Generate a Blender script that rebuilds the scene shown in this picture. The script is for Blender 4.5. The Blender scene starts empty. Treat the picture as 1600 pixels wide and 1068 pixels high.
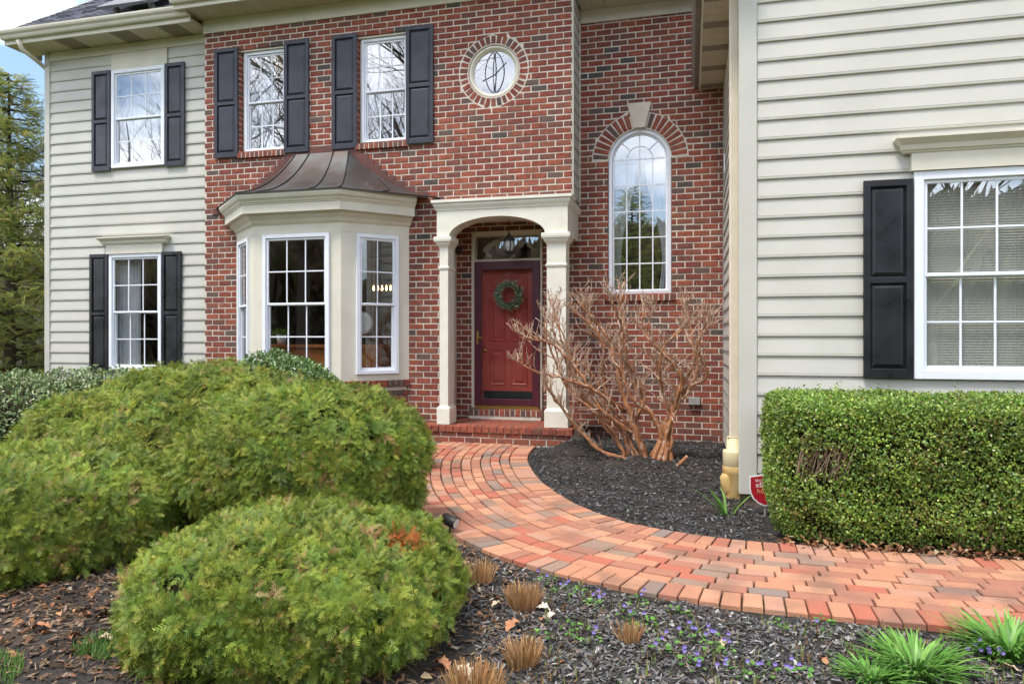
import bpy, math, random
import numpy as np
from math import sin, cos, pi, radians, sqrt, atan2
from mathutils import Vector, Matrix

random.seed(7)
RNG = np.random.default_rng(11)
scn = bpy.context.scene
COL = scn.collection

# ------------------------------------------------------------------ camera
F, ANG, V0, H = 1097.0, radians(14.3), 530.0, 1.40      # calibrated on the 1600 px wide photograph
SA, CA = sin(ANG), cos(ANG)
cam = bpy.data.cameras.new('camera')
cam.sensor_width = 36.0
cam.lens = 36.0 * F / 1600.0
cam.shift_y = -4.0 / 1600.0
cam.clip_start = 0.05
cam.clip_end = 2000
camo = bpy.data.objects.new('camera', cam)
COL.objects.link(camo)
camo.location = (0, 0, H)
camo.rotation_euler = (pi / 2, 0, ANG)
scn.camera = camo

# ------------------------------------------------------------------ sky, sun, exposure
SUN_EL, SUN_AZ = radians(64), radians(-150)              # azimuth: clockwise from +Y, sun behind the camera to the left
w = bpy.data.worlds.new('World')
scn.world = w
w.use_nodes = True
nt = w.node_tree
nt.nodes.clear()
out = nt.nodes.new('ShaderNodeOutputWorld')
bg = nt.nodes.new('ShaderNodeBackground')
sky = nt.nodes.new('ShaderNodeTexSky')
sky.sky_type = 'NISHITA'
sky.sun_disc = False
sky.sun_elevation = SUN_EL
sky.sun_rotation = SUN_AZ
sky.air_density = 1.0
sky.dust_density = 0.6
tc = nt.nodes.new('ShaderNodeTexCoord')
mp = nt.nodes.new('ShaderNodeMapping')
mp.inputs['Scale'].default_value = (1, 1, 2.2)
mp.inputs['Location'].default_value = (5.3, 1.1, 1.80)
nz = nt.nodes.new('ShaderNodeTexNoise')
nz.inputs['Scale'].default_value = 2.1
nz.inputs['Detail'].default_value = 7
nz.inputs['Roughness'].default_value = 0.55
rp = nt.nodes.new('ShaderNodeValToRGB')
rp.color_ramp.elements[0].position = 0.44
rp.color_ramp.elements[1].position = 0.60
mx = nt.nodes.new('ShaderNodeMix')
mx.data_type = 'RGBA'
mx.inputs['B'].default_value = (15.0, 15.3, 16.0, 1)
nt.links.new(tc.outputs['Generated'], mp.inputs['Vector'])
nt.links.new(mp.outputs['Vector'], nz.inputs['Vector'])
nt.links.new(nz.outputs['Fac'], rp.inputs['Fac'])
nt.links.new(rp.outputs['Color'], mx.inputs['Factor'])
nt.links.new(sky.outputs['Color'], mx.inputs['A'])
nt.links.new(mx.outputs['Result'], bg.inputs['Color'])
bg.inputs['Strength'].default_value = 0.1
nt.links.new(bg.outputs['Background'], out.inputs['Surface'])

sl = bpy.data.lights.new('sun', 'SUN')
sl.energy = 1.5
sl.angle = radians(14)
sl.color = (1.0, 0.95, 0.88)
slo = bpy.data.objects.new('sun', sl)
COL.objects.link(slo)
sdir = Vector((sin(SUN_AZ) * cos(SUN_EL), cos(SUN_AZ) * cos(SUN_EL), sin(SUN_EL)))
slo.rotation_euler = sdir.to_track_quat('Z', 'Y').to_euler()
slo.location = sdir * 60

scn.view_settings.view_transform = 'Standard'
scn.view_settings.look = 'None'
scn.view_settings.gamma = 1
scn.view_settings.use_curve_mapping = False
scn.view_settings.exposure = 1.42
scn.render.engine = 'CYCLES'
scn.cycles.use_denoising = True
scn.cycles.max_bounces = 8
scn.cycles.transparent_max_bounces = 16
scn.cycles.caustics_reflective = False
scn.cycles.caustics_refractive = False
scn.cycles.sample_clamp_indirect = 8


# ------------------------------------------------------------------ calibration helpers (photo pixel -> point on a known plane)
def ray(u):
    dx = (u - 800) / F
    return dx * CA - SA, dx * SA + CA

def at(u, v, Y):
    rx, ry = ray(u)
    t = Y / ry
    return Vector((rx * t, Y, H + (V0 - v) / F * t))

def ux(u, Y):
    rx, ry = ray(u)
    return rx / ry * Y

def gnd(u, v, z=0.0):
    t = (H - z) * F / (v - V0)
    rx, ry = ray(u)
    return Vector((rx * t, ry * t, z))

def lat(l, t, z=0.0):
    return Vector((l * CA - t * SA, l * SA + t * CA, z))

def depth(p):
    return -p[0] * SA + p[1] * CA

def sstep(a, b, x):
    k = min(1, max(0, (x - a) / (b - a)))
    return k * k * (3 - 2 * k)

def gz(y):                                             # the ground rises slightly towards the house
    return 0.06 * sstep(5.4, 8.3, y)


# ------------------------------------------------------------------ mesh helpers
WLOC = {}

def link(o, parent=None):
    COL.objects.link(o)
    WLOC[o.name] = o.location.copy()
    if parent is not None:
        o.parent = parent
        o.matrix_parent_inverse = Matrix.Translation(-WLOC[parent.name])
    return o

def tag(o, label=None, cat=None, group=None, kind=None):
    if label: o['label'] = label
    if cat: o['category'] = cat
    if group: o['group'] = group
    if kind: o['kind'] = kind
    return o

def empty(name, loc, label, cat, group=None):
    o = bpy.data.objects.new(name, None)
    o.location = loc
    o.empty_display_size = 0.1
    link(o)
    return tag(o, label, cat, group)

class MB:
    def __init__(s):
        s.v, s.f, s.m = [], [], []

    def add(s, vs, fs, m=0):
        o = len(s.v)
        s.v.extend([tuple(p) for p in vs])
        s.f.extend([tuple(i + o for i in f) for f in fs])
        s.m.extend([m] * len(fs))
        return s

    def box(s, x0, x1, y0, y1, z0, z1, m=0):
        vs = [(x, y, z) for z in (z0, z1) for y in (y0, y1) for x in (x0, x1)]
        return s.add(vs, [(0, 2, 3, 1), (4, 5, 7, 6), (0, 1, 5, 4), (2, 6, 7, 3), (0, 4, 6, 2), (1, 3, 7, 5)], m)

    def cbox(s, x0, x1, y0, y1, z0, z1, c=0.004, m=0):
        """box whose front (y0) edges are chamfered"""
        a = [(x0, y1, z0), (x1, y1, z0), (x1, y1, z1), (x0, y1, z1)]
        b = [(x0, y0 + c, z0), (x1, y0 + c, z0), (x1, y0 + c, z1), (x0, y0 + c, z1)]
        d = [(x0 + c, y0, z0 + c), (x1 - c, y0, z0 + c), (x1 - c, y0, z1 - c), (x0 + c, y0, z1 - c)]
        fs = [(8, 9, 10, 11), (3, 2, 1, 0)]
        for i in range(4):
            j = (i + 1) % 4
            fs += [(i, j, 4 + j, 4 + i), (4 + i, 4 + j, 8 + j, 8 + i)]
        return s.add(a + b + d, fs, m)

    def obox(s, c, ax, hx, hy, hz, m=0):
        """box centred on c, half sizes, ax = list of three unit axes"""
        c = Vector(c)
        vs = []
        for k in (-1, 1):
            for j in (-1, 1):
                for i in (-1, 1):
                    vs.append(c + ax[0] * (i * hx) + ax[1] * (j * hy) + ax[2] * (k * hz))
        return s.add(vs, [(0, 2, 3, 1), (4, 5, 7, 6), (0, 1, 5, 4), (2, 6, 7, 3), (0, 4, 6, 2), (1, 3, 7, 5)], m)

    def prism(s, pts, d, m=0):
        """closed polygon of 3D points extruded by vector d"""
        n = len(pts)
        d = Vector(d)
        vs = [Vector(p) for p in pts] + [Vector(p) + d for p in pts]
        fs = [tuple(range(n)), tuple(range(2 * n - 1, n - 1, -1))]
        for i in range(n):
            j = (i + 1) % n
            fs.append((j, i, n + i, n + j))
        return s.add(vs, fs, m)

    def tube(s, path, rad, n=6, m=0, cap=True):
        path = [Vector(p) for p in path]
        k = len(path)
        if not hasattr(rad, '__len__'):
            rad = [rad] * k
        o = len(s.v)
        prev = None
        for i, p in enumerate(path):
            d = (path[min(i + 1, k - 1)] - path[max(i - 1, 0)])
            if d.length < 1e-9: d = Vector((0, 0, 1))
            d.normalize()
            if prev is None:
                a = Vector((0, 0, 1)) if abs(d.z) < .9 else Vector((1, 0, 0))
                prev = d.cross(a).normalized()
            prev = (prev - d * prev.dot(d))
            if prev.length < 1e-6: prev = d.orthogonal()
            prev.normalize()
            b = d.cross(prev)
            for q in range(n):
                t = 2 * pi * q / n
                s.v.append(tuple(p + prev * (cos(t) * rad[i]) + b * (sin(t) * rad[i])))
        for i in range(k - 1):
            for q in range(n):
                r = (q + 1) % n
                s.f.append((o + i * n + q, o + i * n + r, o + (i + 1) * n + r, o + (i + 1) * n + q)); s.m.append(m)
        if cap:
            s.f.append(tuple(o + q for q in range(n - 1, -1, -1))); s.m.append(m)
            s.f.append(tuple(o + (k - 1) * n + q for q in range(n))); s.m.append(m)
        return s

    def lathe(s, prof, c, n=16, m=0, sx=1, sy=1):
        o = len(s.v)
        for r, z in prof:
            for q in range(n):
                t = 2 * pi * q / n
                s.v.append((c[0] + r * cos(t) * sx, c[1] + r * sin(t) * sy, c[2] + z))
        for i in range(len(prof) - 1):
            for q in range(n):
                r = (q + 1) % n
                s.f.append((o + i * n + q, o + i * n + r, o + (i + 1) * n + r, o + (i + 1) * n + q)); s.m.append(m)
        return s

    def sweep(s, poly, prof, m=0, caps=False, closed_prof=False):
        """profile (outward offset, z) swept along a plan polyline; outward = right hand side of travel"""
        n = len(poly)
        P = [Vector((p[0], p[1], 0)) for p in poly]
        nrm = []
        for i in range(n - 1):
            d = (P[i + 1] - P[i]).normalized()
            nrm.append(Vector((d.y, -d.x, 0)))
        o = len(s.v)
        k = len(prof)
        for i in range(n):
            if i == 0: mv = nrm[0]
            elif i == n - 1: mv = nrm[-1]
            else:
                mv = (nrm[i - 1] + nrm[i]).normalized()
                mv = mv / max(.3, mv.dot(nrm[i]))
            for off, z in prof:
                q = P[i] + mv * off
                s.v.append((q.x, q.y, z))
        kk = k if closed_prof else k - 1
        for i in range(n - 1):
            for j in range(kk):
                j2 = (j + 1) % k
                s.f.append((o + i * k + j, o + (i + 1) * k + j, o + (i + 1) * k + j2, o + i * k + j2)); s.m.append(m)
        if caps:
            s.f.append(tuple(o + j for j in range(k))); s.m.append(m)
            s.f.append(tuple(o + (n - 1) * k + j for j in range(k - 1, -1, -1))); s.m.append(m)
        return s

    def mesh(s, name, mats, smooth=False):
        me = bpy.data.meshes.new(name)
        me.from_pydata(s.v, [], s.f)
        for mt in (mats if isinstance(mats, (list, tuple)) else [mats]):
            me.materials.append(mt)
        if any(s.m): me.polygons.foreach_set('material_index', s.m)
        if smooth: me.polygons.foreach_set('use_smooth', [True] * len(me.polygons))
        me.update()
        return me

    def build(s, name, mats, parent=None, smooth=False):
        return link(bpy.data.objects.new(name, s.mesh(name, mats, smooth)), parent)

def bevel(o, wd=0.004, seg=2):
    md = o.modifiers.new('bevel', 'BEVEL')
    md.width = wd
    md.segments = seg
    md.limit_method = 'ANGLE'
    md.angle_limit = radians(35)
    return o

def np_object(name, V, T, mat, parent=None, tint=None):
    """triangle soup from numpy arrays"""
    me = bpy.data.meshes.new(name)
    V = np.ascontiguousarray(V, np.float32)
    T = np.ascontiguousarray(T, np.int32)
    me.vertices.add(len(V))
    me.vertices.foreach_set('co', V.ravel())
    me.loops.add(T.size)
    me.loops.foreach_set('vertex_index', T.ravel())
    me.polygons.add(len(T))
    me.polygons.foreach_set('loop_start', np.arange(0, T.size, 3, dtype=np.int32))
    me.polygons.foreach_set('loop_total', np.full(len(T), 3, np.int32))
    me.update(calc_edges=True)
    if tint is not None:
        at_ = me.attributes.new('tint', 'FLOAT_COLOR', 'POINT')
        c = np.ones((len(V), 4), np.float32)
        c[:, :3] = tint
        at_.data.foreach_set('color', c.ravel())
    me.materials.append(mat)
    return link(bpy.data.objects.new(name, me), parent)

def norm(a):
    return a / np.maximum(1e-9, np.linalg.norm(a, axis=-1, keepdims=True))

def scatter(temps, P, D, U, S, C, tipC=None):
    """instances of leaf templates. temps: list of (verts k3, tris m3, tipmask k). P pos, D direction, U approx up, S scale, C colour. -> V,T,tint"""
    Vs, Ts, Cs = [], [], []
    n = len(P)
    which = RNG.integers(0, len(temps), n)
    D = norm(D)
    side = norm(np.cross(U, D))
    up = np.cross(D, side)
    base = 0
    for ti, (tv, tt, tm) in enumerate(temps):
        ix = np.where(which == ti)[0]
        if not len(ix): continue
        k = len(tv)
        s = S[ix][:, None, None]
        v = P[ix][:, None, :] + s * (tv[None, :, 0:1] * D[ix][:, None, :] + tv[None, :, 1:2] * side[ix][:, None, :] + tv[None, :, 2:3] * up[ix][:, None, :])
        Vs.append(v.reshape(-1, 3))
        Ts.append((tt[None] + (np.arange(len(ix)) * k)[:, None, None]).reshape(-1, 3) + base)
        c = np.repeat(C[ix][:, None, :], k, 1)
        if tipC is not None:
            c = c * (1 - tm[None, :, None]) + tipC[ix][:, None, :] * tm[None, :, None]
        Cs.append(c.reshape(-1, 3))
        base += len(ix) * k
    return np.concatenate(Vs), np.concatenate(Ts), np.concatenate(Cs)


# ------------------------------------------------------------------ materials
def lin(r, g, b):
    f = lambda c: (c / 255 / 12.92) if c / 255 <= .04045 else ((c / 255 + .055) / 1.055) ** 2.4
    return (f(r), f(g), f(b))

def pmat(name, c1, c2=None, scale=6.0, rough=0.6, bump=0.0, bscale=80.0, spec=0.35, metal=0.0, detail=4, lo=.35, hi=.65, coat=0.0, stretch=None, c3=None, s3=1.2, f3=(.5, .7), rvar=0.0):
    m = bpy.data.materials.new(name)
    m.use_nodes = True
    t = m.node_tree
    b = t.nodes['Principled BSDF']
    b.inputs['Roughness'].default_value = rough
    b.inputs['Specular IOR Level'].default_value = spec
    b.inputs['Metallic'].default_value = metal
    b.inputs['Coat Weight'].default_value = coat
    b.inputs['Base Color'].default_value = (*c1, 1)
    geo = t.nodes.new('ShaderNodeNewGeometry')
    vec = geo.outputs['Position']
    if stretch:
        mp_ = t.nodes.new('ShaderNodeMapping')
        mp_.inputs['Scale'].default_value = stretch
        t.links.new(vec, mp_.inputs['Vector'])
        vec = mp_.outputs['Vector']
    if c2:
        n = t.nodes.new('ShaderNodeTexNoise')
        n.inputs['Scale'].default_value = scale
        n.inputs['Detail'].default_value = detail
        t.links.new(vec, n.inputs['Vector'])
        mr = t.nodes.new('ShaderNodeMapRange')
        mr.inputs['From Min'].default_value = lo
        mr.inputs['From Max'].default_value = hi
        t.links.new(n.outputs['Fac'], mr.inputs['Value'])
        mix = t.nodes.new('ShaderNodeMix')
        mix.data_type = 'RGBA'
        mix.inputs['A'].default_value = (*c1, 1)
        mix.inputs['B'].default_value = (*c2, 1)
        t.links.new(mr.outputs['Result'], mix.inputs['Factor'])
        res = mix.outputs['Result']
        if c3:
            n3 = t.nodes.new('ShaderNodeTexNoise')
            n3.inputs['Scale'].default_value = s3
            n3.inputs['Detail'].default_value = 6
            t.links.new(geo.outputs['Position'], n3.inputs['Vector'])
            mr3 = t.nodes.new('ShaderNodeMapRange')
            mr3.inputs['From Min'].default_value = f3[0]
            mr3.inputs['From Max'].default_value = f3[1]
            t.links.new(n3.outputs['Fac'], mr3.inputs['Value'])
            mix3 = t.nodes.new('ShaderNodeMix')
            mix3.data_type = 'RGBA'
            t.links.new(res, mix3.inputs['A'])
            mix3.inputs['B'].default_value = (*c3, 1)
            t.links.new(mr3.outputs['Result'], mix3.inputs['Factor'])
            res = mix3.outputs['Result']
        t.links.new(res, b.inputs['Base Color'])
        if rvar:
            mrr = t.nodes.new('ShaderNodeMapRange')
            mrr.inputs['From Min'].default_value = lo
            mrr.inputs['From Max'].default_value = hi
            mrr.inputs['To Min'].default_value = rough - rvar
            mrr.inputs['To Max'].default_value = rough + rvar
            t.links.new(n.outputs['Fac'], mrr.inputs['Value'])
            t.links.new(mrr.outputs['Result'], b.inputs['Roughness'])
    if bump:
        n2 = t.nodes.new('ShaderNodeTexNoise')
        n2.inputs['Scale'].default_value = bscale
        n2.inputs['Detail'].default_value = 5
        t.links.new(vec, n2.inputs['Vector'])
        bp = t.nodes.new('ShaderNodeBump')
        bp.inputs['Strength'].default_value = bump
        bp.inputs['Distance'].default_value = 0.01
        t.links.new(n2.outputs['Fac'], bp.inputs['Height'])
        t.links.new(bp.outputs['Normal'], b.inputs['Normal'])
    return m

def leafmat(name, rough=0.5, trans=0.25, spec=0.3):
    m = bpy.data.materials.new(name)
    m.use_nodes = True
    t = m.node_tree
    b = t.nodes['Principled BSDF']
    b.inputs['Roughness'].default_value = rough
    b.inputs['Specular IOR Level'].default_value = spec
    a = t.nodes.new('ShaderNodeAttribute')
    a.attribute_name = 'tint'
    t.links.new(a.outputs['Color'], b.inputs['Base Color'])
    if trans:
        tr = t.nodes.new('ShaderNodeBsdfTranslucent')
        t.links.new(a.outputs['Color'], tr.inputs['Color'])
        mix = t.nodes.new('ShaderNodeMixShader')
        mix.inputs['Fac'].default_value = trans
        t.links.new(b.outputs['BSDF'], mix.inputs[1])
        t.links.new(tr.outputs['BSDF'], mix.inputs[2])
        t.links.new(mix.outputs['Shader'], t.nodes['Material Output'].inputs['Surface'])
    return m

def glassmat(name, base=0.16, wav=0.0, tintc=(0.95, 0.98, 0.97)):
    m = bpy.data.materials.new(name)
    m.use_nodes = True
    t = m.node_tree
    t.nodes.remove(t.nodes['Principled BSDF'])
    fr = t.nodes.new('ShaderNodeLayerWeight')             # facing, the same from both sides of the pane
    fr.inputs['Blend'].default_value = 0.5
    pw_ = t.nodes.new('ShaderNodeMath')
    pw_.operation = 'POWER'
    pw_.inputs[1].default_value = 4.0
    t.links.new(fr.outputs['Facing'], pw_.inputs[0])
    mr = t.nodes.new('ShaderNodeMapRange')
    mr.inputs['From Min'].default_value = 0.0
    mr.inputs['To Min'].default_value = base
    t.links.new(pw_.outputs['Value'], mr.inputs['Value'])
    tr = t.nodes.new('ShaderNodeBsdfTransparent')
    tr.inputs['Color'].default_value = (*tintc, 1)
    gl = t.nodes.new('ShaderNodeBsdfGlossy')
    gl.inputs['Roughness'].default_value = 0.0
    if wav:
        geo = t.nodes.new('ShaderNodeNewGeometry')
        n = t.nodes.new('ShaderNodeTexNoise')
        n.inputs['Scale'].default_value = 1.7
        n.inputs['Detail'].default_value = 1
        bp = t.nodes.new('ShaderNodeBump')
        bp.inputs['Strength'].default_value = wav
        bp.inputs['Distance'].default_value = 0.02
        t.links.new(geo.outputs['Position'], n.inputs['Vector'])
        t.links.new(n.outputs['Fac'], bp.inputs['Height'])
        t.links.new(bp.outputs['Normal'], gl.inputs['Normal'])
    mix = t.nodes.new('ShaderNodeMixShader')
    t.links.new(mr.outputs['Result'], mix.inputs['Fac'])
    t.links.new(tr.outputs['BSDF'], mix.inputs[1])
    t.links.new(gl.outputs['BSDF'], mix.inputs[2])
    t.links.new(mix.outputs['Shader'], t.nodes['Material Output'].inputs['Surface'])
    return m

def emat(name, c, s):
    m = bpy.data.materials.new(name)
    m.use_nodes = True
    b = m.node_tree.nodes['Principled BSDF']
    b.inputs['Base Color'].default_value = (*c, 1)
    b.inputs['Emission Color'].default_value = (*c, 1)
    b.inputs['Emission Strength'].default_value = s
    return m

M = {}
BRICKC = [((.285, .078, .048), (.195, .055, .037)), ((.34, .10, .058), (.24, .072, .045)), ((.235, .066, .046), (.165, .052, .039)),
          ((.30, .095, .056), (.19, .078, .055)), ((.20, .075, .055), (.14, .063, .050)), ((.15, .094, .074), (.11, .076, .064)), ((.105, .082, .072), (.076, .064, .058))]
BRICKW = [24, 17, 18, 22, 14, 4, 2]
M['bricks'] = [pmat('brick_%d' % i, a, b, 30, .85, .5, 110, .2, c3=(.12, .078, .062), s3=17, f3=(.56, .76), lo=.40, hi=.60) for i, (a, b) in enumerate(BRICKC)]
M['mortar'] = pmat('mortar', (.68, .61, .51), (.57, .50, .42), 14, .95, .5, 160, .1)
PAVC = [((.50, .235, .135), (.40, .185, .11)), ((.45, .145, .088), (.36, .12, .075)), ((.47, .25, .165), (.385, .205, .135)), ((.40, .165, .105), (.32, .15, .10)),
        ((.32, .205, .145), (.25, .17, .125)), ((.26, .19, .155), (.21, .165, .135)), ((.55, .275, .16), (.45, .22, .13))]
PAVW = [26, 18, 18, 16, 9, 3, 12]
M['pavers'] = [pmat('paver_%d' % i, a, b, 130, .85, .45, 150, .25, c3=(.22, .125, .085), s3=3.4, f3=(.50, .76), lo=.38, hi=.62, detail=3) for i, (a, b) in enumerate(PAVC)]
M['joint'] = pmat('joint_sand', (.10, .075, .055), (.05, .045, .03), 9, .95, .5, 100, .1)
M['siding'] = pmat('vinyl_siding', (.545, .528, .465), (.50, .485, .42), 1.6, .5, .05, 60, .35)
M['siding_back'] = pmat('siding_backing', (.30, .28, .22), None, rough=.8)
M['trim'] = pmat('cream_trim', (.69, .645, .53), (.64, .595, .485), 4, .5, .05, 40, .35)
M['portico'] = pmat('portico_paint', (.76, .73, .62), (.70, .67, .56), 5, .45, .05, 30, .35)
M['soffit'] = pmat('soffit_vinyl', (.56, .50, .36), (.52, .46, .33), 4, .5, .04, 40)
M['vent'] = pmat('soffit_vent', (.20, .175, .12), (.30, .26, .19), 140, .7)
M['white'] = pmat('white_vinyl', (.80, .82, .86), (.76, .78, .83), 5, .4, 0, 1, .4)
M['shut_faded'] = pmat('shutter_slate', (.042, .042, .056), (.030, .030, .040), 5, .42, .05, 60, .4, rvar=.06)
M['shut'] = pmat('shutter_black', (.012, .012, .014), (.020, .020, .024), 5, .33, .05, 60, .45, rvar=.06)
M['glass'] = glassmat('window_glass', .38, .012)
M['glass_bay'] = glassmat('bay_glass', .2, .012)
M['glass_storm'] = glassmat('storm_glass', .07, .05)
M['copper'] = pmat('copper_roof', (.092, .066, .054), (.078, .073, .070), 3.2, .45, .05, 30, .5, metal=.55, c3=(.125, .14, .145), s3=3, f3=(.48, .78), rvar=.08)
M['copper_flash'] = pmat('copper_flashing', (.16, .055, .042), (.10, .05, .042), 8, .55, .08, 40, .4, metal=.3)
M['roofedge'] = pmat('dark_roof_edge', (.03, .032, .035), None, rough=.5)
M['shingle'] = pmat('shingle', (.17, .17, .20), (.10, .10, .12), 30, .9, .4, 120, .2)
M['panel'] = pmat('solar_panel', (.17, .16, .17), (.14, .13, .14), 8, .6, 0, 1, .3)
M['darkmetal'] = pmat('dark_metal', (.015, .014, .013), (.03, .027, .024), 25, .45, .1, 90, .5)
M['maroon'] = pmat('storm_door_maroon', (.085, .016, .028), (.07, .013, .022), 6, .35, 0, 1, .45)
M['reddoor'] = pmat('red_door', (.42, .062, .052), (.36, .052, .044), 4, .42, .03, 30, .4)
M['brass'] = pmat('brass', (.55, .38, .10), (.45, .30, .08), 12, .3, 0, 1, .5, metal=.9)
M['kick'] = pmat('kick_plate', (.018, .018, .024), None, rough=.35)
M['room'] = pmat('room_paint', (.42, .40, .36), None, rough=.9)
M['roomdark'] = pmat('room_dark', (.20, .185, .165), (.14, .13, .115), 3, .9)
M['floorwood'] = pmat('room_floor', (.16, .08, .04), None, rough=.6)
M['curtain'] = leafmat('unused', .8, 0)
M['curtain'] = pmat('sheer_curtain', (.80, .81, .84), (.74, .75, .79), 5, .85)
M['blind'] = pmat('blind_slat', (.82, .79, .70), None, rough=.6)
M['orangewood'] = pmat('orange_wood', (.42, .14, .035), (.33, .10, .025), 8, .45)
M['bulb'] = emat('warm_bulb', (1.0, .62, .25), 5)
M['lampglow'] = emat('room_lamp', (1.0, .74, .42), 4)
M['concrete'] = pmat('parged_foundation', (.22, .155, .12), (.15, .115, .095), 12, .9, .3, 60)
M['grey'] = pmat('grey_plastic', (.33, .32, .30), (.27, .26, .24), 20, .6)
M['downspout'] = pmat('downspout', (.68, .60, .47), (.63, .55, .43), 5, .45)
M['pipe'] = pmat('tan_pipe', (.56, .38, .15), (.48, .31, .11), 9, .5, c3=(.62, .48, .26), s3=6)
M['pipe2'] = pmat('cream_pipe', (.66, .55, .32), (.6, .5, .3), 9, .5)
M['signred'] = pmat('sign_red', (.35, .012, .022), None, rough=.35)
M['signwhite'] = pmat('sign_white', (.75, .73, .72), None, rough=.4)
M['gold'] = pmat('sign_gold', (.62, .36, .16), None, rough=.4)
M['lglass'] = pmat('lantern_glass', (.55, .56, .55), (.40, .41, .41), 30, .2, spec=.6)
M['bark'] = pmat('myrtle_bark', (.36, .155, .062), (.25, .10, .045), 26, .65, .5, 60, .3, stretch=(1, 1, .35), c3=(.47, .36, .28), s3=20, f3=(.54, .70))
M['barkgrey'] = pmat('grey_bark', (.13, .105, .085), (.075, .062, .052), 14, .9, .6, 40, .2)
M['barkdark'] = pmat('brown_stem', (.12, .075, .045), (.07, .045, .028), 25, .9, .4, 60, .2)
M['core'] = pmat('core_shade', (.022, .026, .012), (.035, .026, .014), 18, .95, .6, 30, .1)  # near-black colour stands for the shade inside the shrubs
M['leaf'] = leafmat('leaf', .45, .25, .35)
M['needle'] = leafmat('needle', .5, .25, .3)
M['gloss'] = leafmat('glossy_leaf', .35, .2, .5)
M['dry'] = leafmat('dry_litter', .85, .1, .15)
M['chip'] = leafmat('mulch_chip', .75, 0, .3)
M['bed'] = pmat('mulch_soil', (.026, .023, .021), (.05, .043, .037), 45, .95, .8, 90, .2, c3=(.07, .05, .035), s3=1.3, f3=(.55, .75))
M['lawn'] = pmat('lawn_soil', (.06, .085, .025), (.09, .10, .04), 3, .95, .5, 60, .1)
M['litter'] = pmat('woodland_litter', (.17, .115, .07), (.10, .075, .05), 1.2, .95, .6, 12, .1)

# ------------------------------------------------------------------ main dimensions (metres, X along the facade, Y into the house)
YL, YB, YR, YW = 9.00, 8.85, 9.45, 6.25      # left wing, brick front, recessed brick wall, right wing
XW = 0.425                                    # side wall of the right wing
XBL, XBR = ux(320, YB), -1.472                # brick front from .. to
XL = ux(72, YL)
XPL = -3.20                                   # porch cut-out from here to XBR
CH, CL = 0.0806, 0.2120                       # brick course and length
E_SID = 0.1646                                # siding exposure

# ================================================================== THE HOUSE
house = empty('brick_house', (-2.4, 9.0, 0), 'two-storey house of red brick and beige siding with black shutters', 'house')

def holes_panel(mb, x0, x1, z0, z1, y0, y1, holes, m=0):
    """slab in the XZ plane with rectangular holes"""
    xs = sorted(set([x0, x1] + [min(max(h[i], x0), x1) for h in holes for i in (0, 1)]))
    zs = sorted(set([z0, z1] + [min(max(h[i], z0), z1) for h in holes for i in (2, 3)]))
    for i in range(len(xs) - 1):
        zrun = None
        for j in range(len(zs) - 1):
            cx, cz = (xs[i] + xs[i + 1]) / 2, (zs[j] + zs[j + 1]) / 2
            inside = any(h[0] < cx < h[1] and h[2] < cz < h[3] for h in holes)
            if not inside and zrun is None: zrun = zs[j]
            if inside and zrun is not None:
                mb.box(xs[i], xs[i + 1], y0, y1, zrun, zs[j], m); zrun = None
        if zrun is not None: mb.box(xs[i], xs[i + 1], y0, y1, zrun, z1, m)

def local(p, ang):
    return Matrix.Translation(p) @ Matrix.Rotation(ang, 4, 'Z')

def xf(mb, mt):
    mb.v = [tuple(mt @ Vector(p)) for p in mb.v]
    return mb

# ------------------------------------------------------------------ bricks: collected first, the 300 largest become parts
BR = []

def brick_hexa(b4, f4, c, mi, share=None, wall=None, toward=(0, -1, 0)):
    """b4 / f4: four back and four front corners (matching order); the front edges are chamfered by c"""
    f4 = [Vector(p) for p in f4]
    b4 = [Vector(p) for p in b4]
    cen = sum(f4, Vector()) / 4
    tv = Vector(toward)
    mid = [p - tv * c for p in f4]
    fr = []
    for i, p in enumerate(f4):
        a, b = f4[(i + 1) % 4] - p, f4[i - 1] - p
        fr.append(p + a.normalized() * c + b.normalized() * c)
    vs = b4 + mid + fr
    fs = [(8, 9, 10, 11)]
    for i in range(4):
        j = (i + 1) % 4
        fs += [(i, j, 4 + j, 4 + i), (4 + i, 4 + j, 8 + j, 8 + i)]
    BR.append(dict(v=[p - cen for p in vs], f=fs, m=mi, c=cen, key=share, wall=wall, area=(f4[1] - f4[0]).length * (f4[3] - f4[0]).length))

def pickb():
    return random.choices(range(7), BRICKW)[0]

def lay_brick(xa0, xa1, xb0, xb1, z0, z1, Y, wall, depth_=.10):
    j = random.uniform(-.0035, .0025)
    y = Y + j
    q = [random.uniform(-.0016, .0016) for _ in range(4)]
    f4 = [(xa0, y, z0 + q[0]), (xb0, y, z0 + q[1]), (xb1, y, z1 + q[2]), (xa1, y, z1 + q[3])]
    b4 = [(p[0], Y + depth_, p[2]) for p in f4]
    brick_hexa(b4, f4, .0045, pickb(), None, wall)

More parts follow.
